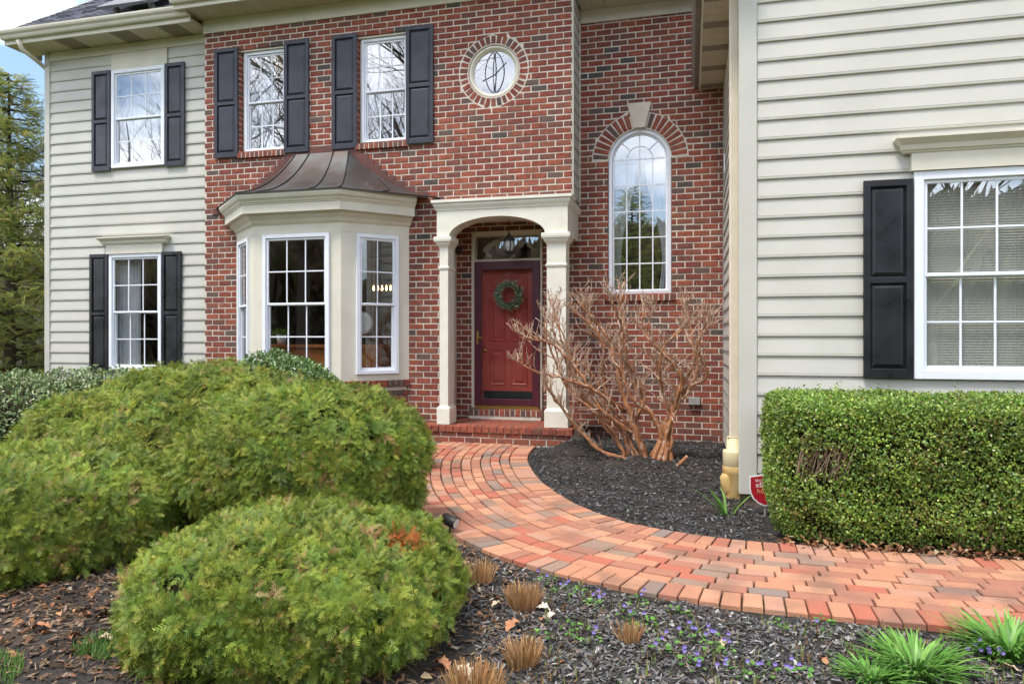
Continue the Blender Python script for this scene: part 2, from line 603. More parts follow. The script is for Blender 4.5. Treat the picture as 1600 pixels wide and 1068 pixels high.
def brick_wall(x0, x1, z0, z1, Y, holes=(), circles=(), wall=None, phase=0.0):
    g = .0070
    r = int(math.floor(z0 / CH + 1e-6))
    while r * CH < z1 - 1e-4:
        za, zb = max(z0, r * CH) + g, min(z1, (r + 1) * CH) - g
        if zb - za < .02:
            r += 1; continue
        off = (CL / 2 if r % 2 else 0) + phase
        k = math.floor((x0 - off) / CL)
        while off + k * CL < x1:
            a, b = max(x0, off + k * CL + g), min(x1, off + (k + 1) * CL - g)
            k += 1
            if b - a < .025: continue
            ps = [(a, a, b, b)]
            for h in holes:
                if min(h[3], zb) - max(h[2], za) < .3 * CH: continue
                ne = []
                for p in ps:
                    if p[0] >= h[1] or p[2] <= h[0]: ne.append(p); continue
                    if h[0] - p[0] > .02: ne.append((p[0], p[1], h[0], h[0]))
                    if p[2] - h[1] > .02: ne.append((h[1], h[1], p[2], p[3]))
                ps = ne
            for cx, cz, R, upper in circles:
                if upper and zb < cz: h0 = h1 = R
                else:
                    hh = lambda z: R if (upper and z < cz) else sqrt(max(0, R * R - (z - cz) ** 2))
                    h0, h1 = hh(za), hh(zb)
                if h0 <= 0 and h1 <= 0:
                    continue
                ne = []
                for p in ps:
                    if max(p[2], p[3]) <= cx - max(h0, h1) or min(p[0], p[1]) >= cx + max(h0, h1): ne.append(p); continue
                    l = (p[0], p[1], max(p[0], min(p[2], cx - h0)), max(p[1], min(p[3], cx - h1)))
                    if (l[2] - l[0] + l[3] - l[1]) / 2 > .022: ne.append(l)
                    l = (min(p[2], max(p[0], cx + h0)), min(p[3], max(p[1], cx + h1)), p[2], p[3])
                    if (l[2] - l[0] + l[3] - l[1]) / 2 > .022: ne.append(l)
                ps = ne
            for p in ps:
                lay_brick(p[0], p[1], p[2], p[3], za, zb, Y, wall)
        r += 1

def rowlock(x0, x1, z0, z1, Y, proud, wall, n=None, back=.06):
    bed = MB()
    bed.box(x0 + .004, x1 - .004, Y - proud + .006, Y + back - .002, z0 + .004, z1 - .003)
    bed.build('mortar_bed', M['mortar'], wall)
    n = n or round((x1 - x0) / .072)
    s = (x1 - x0) / n
    for i in range(n):
        a, b = x0 + i * s + .005, x0 + (i + 1) * s - .005
        y = Y - proud + random.uniform(-.003, .003)
        f4 = [(a, y, z0), (b, y, z0), (b, y, z1), (a, y, z1)]
        b4 = [(p[0], Y + back, p[2] + (.008 if k > 1 else 0)) for k, p in enumerate(f4)]
        brick_hexa(b4, f4, .006, random.choices(range(7), [10, 18, 6, 26, 24, 12, 2])[0], None, wall)

def ring_bricks(cx, cz, r0, r1, a0, a1, n, Y, wall, proud=.002, skip=()):
    for i in range(n):
        if i in skip: continue
        t0, t1 = a0 + (a1 - a0) * i / n, a0 + (a1 - a0) * (i + 1) / n
        g0, g1 = .004 / r0, .012 / r1
        y = Y - proud + random.uniform(-.003, .003)
        pt = lambda r, t: (cx + r * cos(t), y, cz + r * sin(t))
        f4 = [pt(r0, t0 + g0), pt(r1, t0 + g1), pt(r1, t1 - g1), pt(r0, t1 - g0)]
        if a1 > a0: f4 = f4
        b4 = [(p[0], Y + .10, p[2]) for p in f4]
        brick_hexa(b4, f4, .005, random.choices(range(7), [18, 14, 16, 18, 18, 8, 3])[0], None, wall)

# openings -----------------------------------------------------------
def opening(u0, u1, va, vb, Y):
    x0, x1 = ux(u0, Y), ux(u1, Y)
    um = (u0 + u1) / 2
    return x0, x1, at(um, vb, Y).z, at(um, va, Y).z
W1 = opening(375, 445, 69, 235.5, YB)
W2 = opening(558.5, 636, 52, 222.5, YB)
W1 = (W1[0], W1[1], W2[2], W2[3])
RC = at(771, 111, YB)                        # round window centre
R_RING, R_OPEN = .462, .358
AX0, AX1 = ux(950, YR), ux(1049, YR)         # arched window opening
AR = (AX1 - AX0) / 2
ACX = (AX0 + AX1) / 2
AZ0 = at(1000, 459, YR).z
ACZ = round((at(1000, 199, YR).z - AR) / CH) * CH      # springing on a brick course
DOORX0, DOORX1 = ux(737.5, YR), ux(848, YR)
DOORZ0, DOORZ1 = .40, 2.91
BAYX0, BAYX1 = ux(369.5, YB), ux(639, YB)
BAYF = YB - .66
BAYFX0, BAYFX1 = ux(397, BAYF), ux(532.7, BAYF)
BZ0, BZ1 = .86, 3.10
TOPB = 5.86

wall_front = MB()
EXP = lambda w_: (w_[0] - .005, w_[1] + .005, w_[2] - .005, w_[3] + .005)
hl = [EXP(W1), EXP(W2), (RC.x - R_OPEN, RC.x + R_OPEN, RC.z - R_OPEN, RC.z + R_OPEN), (XPL, XBR + .01, -.2, 3.20), (BAYX0 + .05, BAYX1 - .05, BZ0 + .05, 3.3)]
holes_panel(wall_front, XBL, XBR, -.1, TOPB + .25, YB + .005, YB + .11, hl)
def annulus(mb, cx, cz, r0, r1, a0, a1, n, y):
    vs = []
    for i in range(n + 1):
        t = a0 + (a1 - a0) * i / n
        vs += [(cx + r0 * cos(t), y, cz + r0 * sin(t)), (cx + r1 * cos(t), y, cz + r1 * sin(t)), (cx + r0 * cos(t), y + .09, cz + r0 * sin(t))]
    fs = []
    for i in range(n):
        a, b = 3 * i, 3 * i + 3
        fs += [(a, a + 1, b + 1, b), (a + 2, a, b, b + 2)]
    mb.add(vs, fs)
annulus(wall_front, RC.x, RC.z, R_OPEN - .012, R_RING + .07, 0, 2 * pi, 48, YB + .0025)
wf = wall_front.build('brick_wall', M['mortar'], house)
wf['label'] = 'front brick wall with two shuttered windows and a round window'
brick_wall(XBL, XBR, -.03, TOPB + .16, YB, [(h[0], h[1], h[2], h[3]) for h in (W1, W2)] + [(XPL, XBR + .01, -.2, 3.205), (BAYX0, BAYX1, BZ0 - .02, 3.22)],
           [(RC.x, RC.z, R_RING + .014, False)], wf, XBR)
ring_bricks(RC.x, RC.z, R_OPEN, R_RING, 0, 2 * pi, 34, YB, wf)
rowlock(W1[0] - .03, W1[1] + .02, W1[2] - .085, W1[2] - .005, YB, .035, wf)
rowlock(W2[0] - .03, W2[1] + .02, W2[2] - .085, W2[2] - .005, YB, .035, wf)

wall_rec = MB()
hl = [(AX0, AX1, AZ0, ACZ + AR), (DOORX0, DOORX1, -.2, DOORZ1)]
holes_panel(wall_rec, -3.30, XW, -.1, 5.85, YR + .005, YR + .11, [EXP(h) for h in hl])
annulus(wall_rec, ACX, ACZ, AR - .004, AR + .26, 0, pi, 28, YR + .0025)
wall_rec.box(-3.30, -3.22, YB + .112, YR, .2, 3.1)
wr = wall_rec.build('brick_wall', M['mortar'], house)
wr['label'] = 'recessed brick wall with the tall arched window'
brick_wall(-3.22, XW, -.03, ACZ, YR, hl, [], wr, .03)
brick_wall(-3.22, XW, ACZ, 5.72, YR, (), [(ACX, ACZ, AR + .218, False)], wr, .03)
ring_bricks(ACX, ACZ, AR + .006, AR + .205, 0.04, pi - .04, 21, YR, wr, skip=(9, 10, 11))
ks = MB()
ks.prism([(ACX - .075, YR - .035, ACZ + AR - .005), (ACX + .075, YR - .035, ACZ + AR - .005), (ACX + .16, YR - .035, ACZ + AR + .33), (ACX - .16, YR - .035, ACZ + AR + .33)], (0, .12, 0))
bevel(ks.build('keystone', pmat('limestone', (.62, .55, .44), (.55, .48, .38), 9, .85, .2, 60), wr), .006)
rowlock(AX0 - .05, AX1 + .05, AZ0 - .095, AZ0 - .006, YR, .04, wr)

# front step and landing ----------------------------------------------
SY, SZ, SX0, SX1 = 8.50, .302, -3.42, -1.40
st = MB()
st.box(SX0 + .02, SX1 - .008, SY + .008, YR + .003, -.1, SZ - .012)
step = st.build('front_step', M['mortar'], house)
BW2 = BRICKW[:]
BRICKW[:] = [20, 30, 10, 24, 8, 3, 1]
brick_wall(SX0, SX1, .058, SZ - .078, SY, (), (), step, .07)
n = round((SX1 - SX0) / .0985)
for i in range(n):                                     # rowlock nosing
    s = (SX1 - SX0) / n
    a, b = SX0 + i * s + .006, SX0 + (i + 1) * s - .006
    y = SY - .02 + random.uniform(-.004, .002)
    zt = SZ + random.uniform(-.003, .002)
    f4 = [(a, y, zt), (b, y, zt), (b, y + .2, zt), (a, y + .2, zt)]
    b4 = [(p[0], p[1], SZ - .076) for p in f4]
    brick_hexa(b4, f4, .006, random.choices(range(7), [14, 34, 6, 26, 6, 2, 0])[0], None, step, (0, 0, 1))
for r in range(7):                                     # landing pavers
    y0 = SY + .19 + r * .105
    k = 0
    x = SX0 + .02 - (.1 if r % 2 else 0)
    while x < SX1:
        a, b = max(SX0 + .01, x), min(SX1 - .01, x + .2)
        if b - a > .03 and y0 + .098 < YR - .01:
            zt = SZ - .003 + random.uniform(-.003, .002)
            f4 = [(a, y0, zt), (b, y0, zt), (b, y0 + .097, zt), (a, y0 + .097, zt)]
            b4 = [(p[0], p[1], zt - .04) for p in f4]
            brick_hexa(b4, f4, .004, random.choices(range(7), [14, 28, 6, 30, 8, 3, 0])[0], None, step, (0, 0, 1))
        x += .208
BRICKW[:] = BW2
# rowlock threshold under the door
sx0, sx1 = ux(732, 9.28), ux(846, 9.28)
st2 = MB()
st2.box(sx0 + .01, sx1 - .01, 9.29, YR + .12, SZ, .432)
thr = st2.build('door_threshold', M['mortar'], house)
rowlock(sx0, sx1, .352, .438, 9.30, .02, thr, back=.14)
brick_wall(sx0 + .02, sx1 - .02, SZ + .002, .35, 9.31, (), (), thr)

# rowlock sill under the bay and the brick below it ----------------------
baypoly = [(BAYX0, YB), (BAYFX0, BAYF), (BAYFX1, BAYF), (BAYX1, YB)]
bb = MB()
bb.sweep([(BAYX0, YB + .02), (BAYFX0, BAYF), (BAYFX1, BAYF), (BAYX1, YB + .02)], [(-.01, BZ0 - .08), (-.01, -.1)])
bayb = bb.build('bay_base', M['mortar'], house)
for i in range(3):
    p0, p1 = Vector((*baypoly[i], 0)), Vector((*baypoly[i + 1], 0))
    L = (p1 - p0).length
    d = (p1 - p0).normalized()
    o = Vector((d.y, -d.x, 0))
    n = round(L / .075)
    for k in range(n):
        a, b = p0 + d * (k * L / n + .005), p0 + d * ((k + 1) * L / n - .005)
        f4 = [a + o * .035 + Vector((0, 0, BZ0 - .085)), b + o * .035 + Vector((0, 0, BZ0 - .085)), b + o * .035 + Vector((0, 0, BZ0)), a + o * .035 + Vector((0, 0, BZ0))]
        b4 = [p - o * .12 for p in f4]
        brick_hexa(b4, f4, .006, random.choices(range(7), [16, 18, 8, 22, 20, 10, 2])[0], None, bayb, tuple(o))
    r = 0
    while (r + 1) * CH < BZ0 - .09:
        x = (-CL / 2 if r % 2 else 0)
        while x < L:
            a, b = max(0, x) + .005, min(L, x + CL) - .005
            if b - a > .03:
                A, B = p0 + d * a, p0 + d * b
                f4 = [A + Vector((0, 0, r * CH + .005)), B + Vector((0, 0, r * CH + .005)), B + Vector((0, 0, (r + 1) * CH - .005)), A + Vector((0, 0, (r + 1) * CH - .005))]
                brick_hexa([p - o * .08 for p in f4], f4, .0045, pickb(), None, bayb, tuple(o))
            x += CL
        r += 1

def emit_bricks():
    def score(b):
        c = b['c']
        t = depth(c)
        u = 800 + F * (c.x * CA + c.y * SA) / t
        vv = V0 - F * (c.z - H) / t
        vis = 0 < u < 1600 and 0 < vv < 1068 and not (b['wall'] is bayb and u < 590) and not (b['wall'] is wf and (vv > 590 or (c.z < .8)))
        if b['wall'] is bayb and vv > 625: vis = False
        return (b['area'] / t ** 2) if vis else 0
    BR.sort(key=score, reverse=True)
    walls = {}
    for i, b in enumerate(BR):
        if i < 300:
            me = bpy.data.meshes.new('brick')
            me.from_pydata([tuple(p) for p in b['v']], [], b['f'])
            me.materials.append(M['bricks'][b['m']])
            o = bpy.data.objects.new('brick', me)
            o.location = b['c']
            link(o, b['wall'])
        else:
            mb = walls.setdefault(b['wall'].name, (MB(), b['wall']))[0]
            mb.add([p + b['c'] for p in b['v']], b['f'], b['m'])
    for mb, wl in walls.values():
        tag(mb.build('brickwork', M['bricks'], wl), kind='stuff')

# ------------------------------------------------------------------ siding
def board(mb, p0, p1, outv, zb, zt):
    p0, p1, outv = Vector(p0), Vector(p1), Vector(outv)
    prof = [(0, zb + .001), (.017, zb), (.0205, zb + .005), (.0215, zb + .016), (.0165, zb + .0185), (.0165, zb + .021), (.019, zb + .024), (.004, zt + .004), (0, zt + .004)]
    vs = [p0 + outv * o + Vector((0, 0, z)) for o, z in prof] + [p1 + outv * o + Vector((0, 0, z)) for o, z in prof]
    k = len(prof)
    fs = [(i, i + 1, k + i + 1, k + i) for i in range(k - 1)]
    fs += [tuple(range(k - 1, -1, -1)), tuple(range(k, 2 * k))]
    mb.add(vs, fs)

def siding(parent, axis, a0, a1, fixed, outv, z0, z1, holes=(), seams=True, zoff=0.0):
    """axis 'x': runs along X at Y = fixed; axis 'y': runs along Y at X = fixed"""
    r = 0
    z = z0
    while z < z1 - .01:
        zt = min(z + E_SID, z1)
        cuts = [(a0, a1)]
        for h in holes:
            if min(zt, h[3]) - max(z, h[2]) < .02: continue
            ne = []
            for a, b in cuts:
                if b <= h[0] or a >= h[1]: ne.append((a, b)); continue
                if h[0] - a > .01: ne.append((a, h[0]))
                if b - h[1] > .01: ne.append((h[1], b))
            cuts = ne
        fin = []
        for a, b in cuts:
            if seams and b - a > 2.0:
                s = a + random.uniform(.25, .75) * (b - a)
                fin += [(a, s, 0), (s - .001, b, .0016)]
            else: fin.append((a, b, 0))
        for a, b, pr in fin:
            mb = MB()
            q = [(a, fixed, 0), (b, fixed, 0)] if axis == 'x' else [(fixed, a, 0), (fixed, b, 0)]
            q = [Vector(p) + Vector(outv) * pr for p in q]
            board(mb, q[0], q[1], outv, z + .0005, zt - .0005)
            mb.build('siding_board', M['siding'], parent)
        z = zt
        r += 1

def lw(u0, u1, va, vb):
    return opening(u0, u1, va, vb, YL)
LWU = lw(177, 260, 107.5, 261)
LWD = lw(173.5, 255, 396.5, 578.5)
RWD = (ux(1426, YW), ux(1426, YW) + .93, 1.085, 2.735)

slp = MB()
holes_panel(slp, XL + .02, XBL, -.1, 6.0, YL + .001, YL + .12, [LWU, LWD])
slp.box(XL + .02, XL + .12, YL + .12, 16, -.1, 6.0)
lwall = slp.build('siding_wall', M['siding_back'], house)
lwall['label'] = 'left wing wall of tan lap siding'
zl = at(80, 102, YL).z
zfrieze = 5.80
k = math.floor((zfrieze - .15) / E_SID)
siding(lwall, 'x', XL + .10, XBL + .01, YL, (0, -1, 0), zfrieze - (k + 1) * E_SID, zfrieze, [LWU, LWD, (LWU[0] - .02, LWU[1] + .05, LWU[3], 5.8)], False)
c = MB()
c.box(XL, XL + .10, YL - .032, YL + .1, .02, zfrieze + .12)
bevel(c.build('corner_post', M['siding'], house), .006)
f = MB()
f.box(XL + .101, XBL, YL - .026, YL + .02, zfrieze, zfrieze + .14)
bevel(f.build('frieze_board', M['trim'], house), .004)

srp = MB()
holes_panel(srp, XW + .02, 5.2, .10, 5.2, YW + .001, YW + .12, [RWD])
srp.prism([(XW + .02, YW + .001, 5.2), (5.2, YW + .001, 5.2), (5.2, YW + .001, 8.2), (4.2, YW + .001, 8.2)], (0, .12, 0))
rwall = srp.build('siding_wall', M['siding_back'], house)
rwall['label'] = 'right wing front wall of pale wide lap siding'
zb0 = .125
siding(rwall, 'x', XW + .115, 5.2, YW, (0, -1, 0), zb0 - .018, 5.2, [RWD], True)
ssp = MB()
ssp.box(XW + .001, XW + .1, YW + .131, YR, .10, 5.0)
swall = ssp.build('siding_wall', M['siding_back'], house)
swall['label'] = 'side wall of the right wing facing the entry'
siding(swall, 'y', YW + .06, YR - .025, XW, (-1, 0, 0), zb0 - .018, 4.7, (), False)
c = MB()
c.box(XW - .03, XW + .113, YW - .032, YW + .02, .095, 5.0)
c.box(XW - .03, XW, YW + .02, YW + .075, .095, 5.0)
bevel(c.build('corner_post', M['siding'], house), .006)
c = MB()
c.box(XW - .026, XW, YR - .026, YR - .002, .08, 4.7)
c.build('corner_trim', M['grey'], house)
fnd = MB()
fnd.box(XW + .01, 5.2, YW + .004, YW + .13, -.3, .13)
fnd.box(XW + .006, XW + .1, YW + .131, YR, -.3, .12)
fnd.build('foundation', M['concrete'], house)
# siding return of the brick front above the porch
sb = MB()
sb.box(XBR - .1, XBR - .002, YB + .112, YR, 3.2, 6.0)
sbw = sb.build('siding_wall', M['siding_back'], house)
sbw['label'] = 'narrow siding return beside the brick front'
siding(sbw, 'y', YB + .06, YR - .02, XBR, (1, 0, 0), 3.23, 5.86, (), False)
c = MB()
c.box(XBR, XBR + .026, YR - .03, YR - .002, 3.2, 5.86)
c.box(XBR - .0005, XBR + .020, YB + .02, YB + .06, 3.2, 5.86)
c.build('corner_trim', M['trim'], house)

# ------------------------------------------------------------------ roofs, eaves, soffits, gutters
def eave(name_lab, x0, x1, yw, zs, over, zfr, friezeh, gut=True, left_end=True, right_end=True, panel=.29, vents=(), xw0=None):
    """zs: soffit height; over: overhang"""
    ye = yw - over
    fr = None
    sf = MB()
    sf.box(x0 + .02, x1, ye + .02, yw + .05, zs + .014, zs + .05)
    s = sf.build('soffit', M['soffit'], house)
    s['label'] = name_lab
    x = x0 + .004
    i = 0
    while x < x1 - .02:
        b = min(x + panel, x1)
        mb = MB()
        m = 1 if i in vents else 0
        mb.box(x + .003, b - .003, ye + .012, yw + .05, zs, zs + .012)
        # centre groove
        mb.build('soffit_panel', M['vent'] if m else M['soffit'], s)
        x = b
        i += 1
    fa = MB()
    fa.box(x0, x1, ye - .012, ye + .012, zs - .012, zs + .17)
    if left_end: fa.box(x0 - .02, x0 + .004, ye - .012, yw + .2, zs - .012, zs + .17)
    fa.build('fascia', M['trim'], house)
    if gut:
        pr = [(0, zs + .055), (.055, zs + .055), (.068, zs + .075), (.075, zs + .10), (.105, zs + .125), (.115, zs + .15), (.118, zs + .175), (.108, zs + .175), (.106, zs + .155), (0, zs + .085)]
        g = MB()
        g.sweep([(x0 - .03, ye - .013), (x1, ye - .013)], pr, 0, True, True)
        g.build('gutter', M['trim'], house)
    if friezeh:
        fb = MB()
        fb.box(xw0 if xw0 is not None else x0, x1, yw - .024, yw + .006, zfr, zs - .002)
        bevel(fb.build('frieze_board', M['trim'], house), .004)
    return ye

ZSM = 6.06
eave('soffit under the main eave above the brick front', ux(275, 8.45), -1.46, YB, ZSM, .42, TOPB, 1, xw0=XBL - .02, panel=.16)
eave('soffit under the left wing eave', XL - .30, XBL - .03, YL, 5.945, .42, 0, 0, vents=(5, 6, 11, 12, 16, 17), panel=.17)
eave('soffit above the recessed brick wall', XBR + .03, XW - .0, YR, 5.84, .50, 5.665, 1, left_end=False, panel=.16)
# side eave of the right wing, running back to the recessed wall
s = MB()
s.box(.125, XW + .02, 5.95, YR - .002, 4.654, 4.69)
ss = s.build('soffit', M['soffit'], house)
ss['label'] = 'soffit under the side eave of the right wing'
y = 5.95
i = 0
while y < YR - .03:
    b = min(y + .15, YR - .004)
    mb = MB()
    mb.box(.122, XW - .024, y + .003, b - .003, 4.638, 4.65)
    mb.build('soffit_panel', M['vent'] if i % 4 == 2 else M['soffit'], ss)
    y = b
    i += 1
fa = MB()
fa.box(.10, .121, 5.93, YR - .004, 4.62, 4.80)
fa.build('fascia', M['trim'], house)
fb = MB()
fb.box(XW - .022, XW - .001, YW + .08, YR - .03, 4.50, 4.652)
fb.build('frieze_board', M['trim'], house)
g = MB()
g.sweep([(.099, YR - .006), (.099, 5.9)], [(0, 4.66), (.055, 4.66), (.07, 4.69), (.09, 4.74), (.09, 4.79), (.08, 4.79), (.06, 4.71), (0, 4.69)], 0, True, True)
g.build('gutter', pmat('gutter_brown', (.20, .175, .14), (.15, .13, .10), 5, .45), house)
# end plate of the soffit box
rf = MB()
rf.prism([(.02, YR - .003, 4.80), (.02, 5.9, 4.80), (4.2, 5.9, 8.1), (4.2, YR + 4, 8.1), (4.2, YR - .003, 8.1)], (0, 0, .06))
rf.build('roof', M['shingle'], house)['label'] = 'roof slope of the right wing'

def roof_rows(name, x0, x1, ye, ze, tanp, yr, lab, rows, hipx=0):
    mb = MB()
    cp = 1 / sqrt(1 + tanp * tanp)
    n = Vector((0, -tanp * cp, cp))
    zr = ze + (yr - ye) * tanp
    mb.add([(x0, ye, ze), (x1, ye, ze), (x1, yr, zr), (x0, yr, zr), (x1, 2 * yr - ye, ze), (x0, 2 * yr - ye, ze), (x0, ye, ze - .03), (x1, ye, ze - .03), (x1, 2 * yr - ye, ze - .03), (x0, 2 * yr - ye, ze - .03)],
           [(0, 1, 2, 3), (3, 2, 4, 5), (6, 7, 1, 0), (0, 3, 5, 9, 6), (7, 8, 4, 2, 1), (6, 9, 8, 7)])
    r = mb.build('roof', M['shingle'], house)
    r['label'] = lab
    # shingle tabs, each with its own thickness
    sh = MB()
    ex = .14
    for i in range(rows):
        a = i * ex * cp
        x = x0 - (.1 if i % 2 else 0) - .02
        while x < x1:
            wd = random.uniform(.14, .33)
            t = random.choice((.006, .010, .014))
            xa, xb = max(x0 - .015, x), min(x1, x + wd - .004)
            if xb > xa:
                p = [Vector((xa, ye + a - .01, ze + (a - .01) * tanp)), Vector((xb, ye + a - .01, ze + (a - .01) * tanp)),
                     Vector((xb, ye + a + ex * cp, ze + (a + ex * cp) * tanp)), Vector((xa, ye + a + ex * cp, ze + (a + ex * cp) * tanp))]
                top = [p[0] + n * (t + .006), p[1] + n * (t + .006), p[2] + n * .002, p[3] + n * .002]
                sh.add(p + top, [(4, 5, 6, 7), (0, 1, 5, 4), (1, 2, 6, 5), (3, 0, 4, 7)])
            x += wd
    tag(sh.build('shingles', M['shingle'], r), kind='stuff')
    return r
lroof = roof_rows('roof', XL - .33, ux(275, 8.45) - .035, YL - .50, 6.08, .76, 13.0, 'left wing roof of dark grey shingles', 20)
roof_rows('roof', ux(275, 8.45) - .03, 1.2, YB - .50, 6.24, .76, 13.4, 'main roof of dark grey shingles', 3)
rk = MB()
rk.prism([(XL - .345, YL - .52, 6.06), (XL - .345, YL - .52, 6.09), (XL - .345, 13.0, 9.52), (XL - .345, 13.0, 9.36)], (.02, 0, 0))
rk.build('rake_board', M['trim'], house)
# solar panels on the left wing roof, standing a little above the shingles
def on_roof(x, s, h):
    cp = 1 / sqrt(1 + .76 ** 2)
    return Vector((x, YL - .5 + s * cp - h * .76 * cp, 6.08 + s * .76 * cp + h * cp))
for k in range(3):
    p = MB()
    xa, xb = ux(150, 8.6) + k * 1.04, ux(150, 8.6) + k * 1.04 + 1.02
    if xb > ux(275, 8.45) - .05: break
    q = [on_roof(xa, .22, .11), on_roof(xb, .22, .11), on_roof(xb, 1.8, .11), on_roof(xa, 1.8, .11)]
    p.prism(q, on_roof(0, .22, .15) - on_roof(0, .22, .11))
    o = p.build('solar_panel', M['panel'], house)
    for xx in (xa + .2, xb - .2):
        ft = MB()
        ft.prism([on_roof(xx, .32, .005), on_roof(xx + .05, .32, .005), on_roof(xx + .05, .40, .005), on_roof(xx, .40, .005)], on_roof(0, .7, .112) - on_roof(0, .7, .005))
        ft.build('mounting_foot', M['grey'], o)
# gutter elbow at the far left corner
el = MB()
el.tube([(XL - .02, YL - .46, 5.98), (XL - .02, YL - .40, 5.86), (XL - .03, YL - .12, 5.78), (XL - .03, YL + .08, 5.68), (XL - .03, YL + .1, .3)], .035, 8)
el.build('downspout', M['trim'], house, True)

# ------------------------------------------------------------------ windows
def ring(mb, x0, x1, z0, z1, wd, y0, y1, m=0):
    mb.cbox(x0, x0 + wd, y0, y1, z0, z1, .004, m)
    mb.cbox(x1 - wd, x1, y0, y1, z0, z1, .004, m)
    mb.cbox(x0 + wd, x1 - wd, y0, y1, z1 - wd, z1, .004, m)
    mb.cbox(x0 + wd, x1 - wd, y0, y1, z0, z0 + wd, .004, m)

def window(x0, x1, z0, z1, cols, mt, parent, lab=None, casing=.055, glass='glass', rows=2, name='window'):
    """double-hung window built in a local frame: x along the wall, y inward, z up"""
    f = MB()
    ring(f, x0, x1, z0, z1, casing, -.018, .07)
    zm = (z0 + z1) / 2
    cx0, cx1, cz0, cz1 = x0 + casing, x1 - casing, z0 + casing, z1 - casing
    ring(f, cx0, cx1, zm - .012, cz1, .03, .004, .03)          # upper sash
    ring(f, cx0, cx1, cz0, zm + .014, .034, .032, .06)         # lower sash
    f.box(cx0 + .002, cx0 + .016, .001, .03, cz0, zm - .013)
    f.box(cx1 - .016, cx1 - .002, .001, .03, cz0, zm - .013)
    o = xf(f, mt).build(name, M['white'], parent)
    if lab: o['label'] = lab
    if name == 'window_frame': kid = parent
    else: kid = o
    for (a, b, c0, c1, yg) in ((cx0 + .03, cx1 - .03, zm + .018, cz1 - .03, .014), (cx0 + .034, cx1 - .034, cz0 + .034, zm - .020, .044)):
        g = MB()
        cw, rh = (b - a) / cols, (c1 - c0) / rows
        for i in range(1, cols): g.box(a + i * cw - .008, a + i * cw + .008, yg - .004, yg + .006, c0 - .002, c1 + .002)
        for j in range(1, rows): g.box(a - .002, b + .002, yg - .005, yg + .007, c0 + j * rh - .008, c0 + j * rh + .008)
        xf(g, mt).build('muntin', M['white'], kid)
        tilt = random.uniform(-.0015, .0015)
        for i in range(cols):
            for j in range(rows):
                p = MB()
                p.add([(a + i * cw, yg, c0 + j * rh), (a + (i + 1) * cw, yg, c0 + j * rh), (a + (i + 1) * cw, yg + tilt, c0 + (j + 1) * rh), (a + i * cw, yg + tilt, c0 + (j + 1) * rh)], [(0, 1, 2, 3)])
                xf(p, mt).build('pane', M[glass], kid)
    return o

def room(x0, x1, y0, y1, z0, z1, mat='room', floor='floorwood'):
    mb = MB()
    v = [(x0, y0, z0), (x1, y0, z0), (x1, y1, z0), (x0, y1, z0), (x0, y0, z1), (x1, y0, z1), (x1, y1, z1), (x0, y1, z1)]
    mb.add(v, [(3, 2, 6, 7), (0, 3, 7, 4), (2, 1, 5, 6), (7, 6, 5, 4)], 0)
    mb.add(v, [(0, 1, 2, 3)], 1)
    return mb.build('interior_room', [M[mat], M[floor]], house)

def curtain(x0, x1, z0, z1, y, parent, folds=7, tie=None, amp=.025, name='curtain'):
    mb = MB()
    nx, nzv = folds * 6, 14
    for j in range(nzv + 1):
        k = j / nzv
        z = z1 + (z0 - z1) * k
        sh = 0.0; wd = 1.0
        if tie:
            wd = 1 - tie[1] * sstep(0, tie[2], k) + (tie[1] * .35) * sstep(tie[2], 1, k)
        for i in range(nx + 1):
            s = i / nx
            x = x0 + (x1 - x0) * (s * wd if (not tie or tie[0] == 'l') else 1 - (1 - s) * wd)
            mb.v.append((x, y + amp * sin(2 * pi * folds * s + .6 * sin(3 * k)) + .01 * sin(9 * s + 4 * k), z))
    for j in range(nzv):
        for i in range(nx):
            a = j * (nx + 1) + i
            mb.f.append((a, a + 1, a + nx + 2, a + nx + 1)); mb.m.append(0)
    return mb.build(name, M['curtain'], parent, True)

I4 = lambda Y: Matrix.Translation((0, Y, 0))

def shutter(x0, x1, z0, z1, Y, mat):
    s = MB()
    rail, mid = .05, (z0 + z1) / 2 - .01
    t = .034
    hs = [(x0 + rail, x1 - rail, z0 + .075, mid - .025), (x0 + rail, x1 - rail, mid + .025, z1 - .055)]
    holes_panel(s, x0, x1, z0, z1, Y - t, Y - .008, hs)
    s.box(x0 + .002, x1 - .002, Y - .010, Y - .001, z0 + .002, z1 - .002)
    o = bevel(s.build('shutter', M[mat], house), .005)
    for h in hs:
        p = MB()
        a, b, c0, c1 = h[0] + .006, h[1] - .006, h[2] + .006, h[3] - .006
        g = .030
        y0, y1 = Y - .012, Y - .031
        p.add([(a, y0, c0), (b, y0, c0), (b, y0, c1), (a, y0, c1), (a + g, y1, c0 + g), (b - g, y1, c0 + g), (b - g, y1, c1 - g), (a + g, y1, c1 - g)],
              [(4, 5, 6, 7), (0, 1, 5, 4), (1, 2, 6, 5), (2, 3, 7, 6), (3, 0, 4, 7)])
        p.build('panel', M[mat], o)
    sc = MB()
    for zz in (z0 + .05, mid, z1 - .04):
        for xx in (x0 + .025, x1 - .025):
            sc.tube([(xx, Y - t - .001, zz), (xx, Y - t - .005, zz)], .006, 6)
    sc.build('screw', M['darkmetal'], o)
    return o

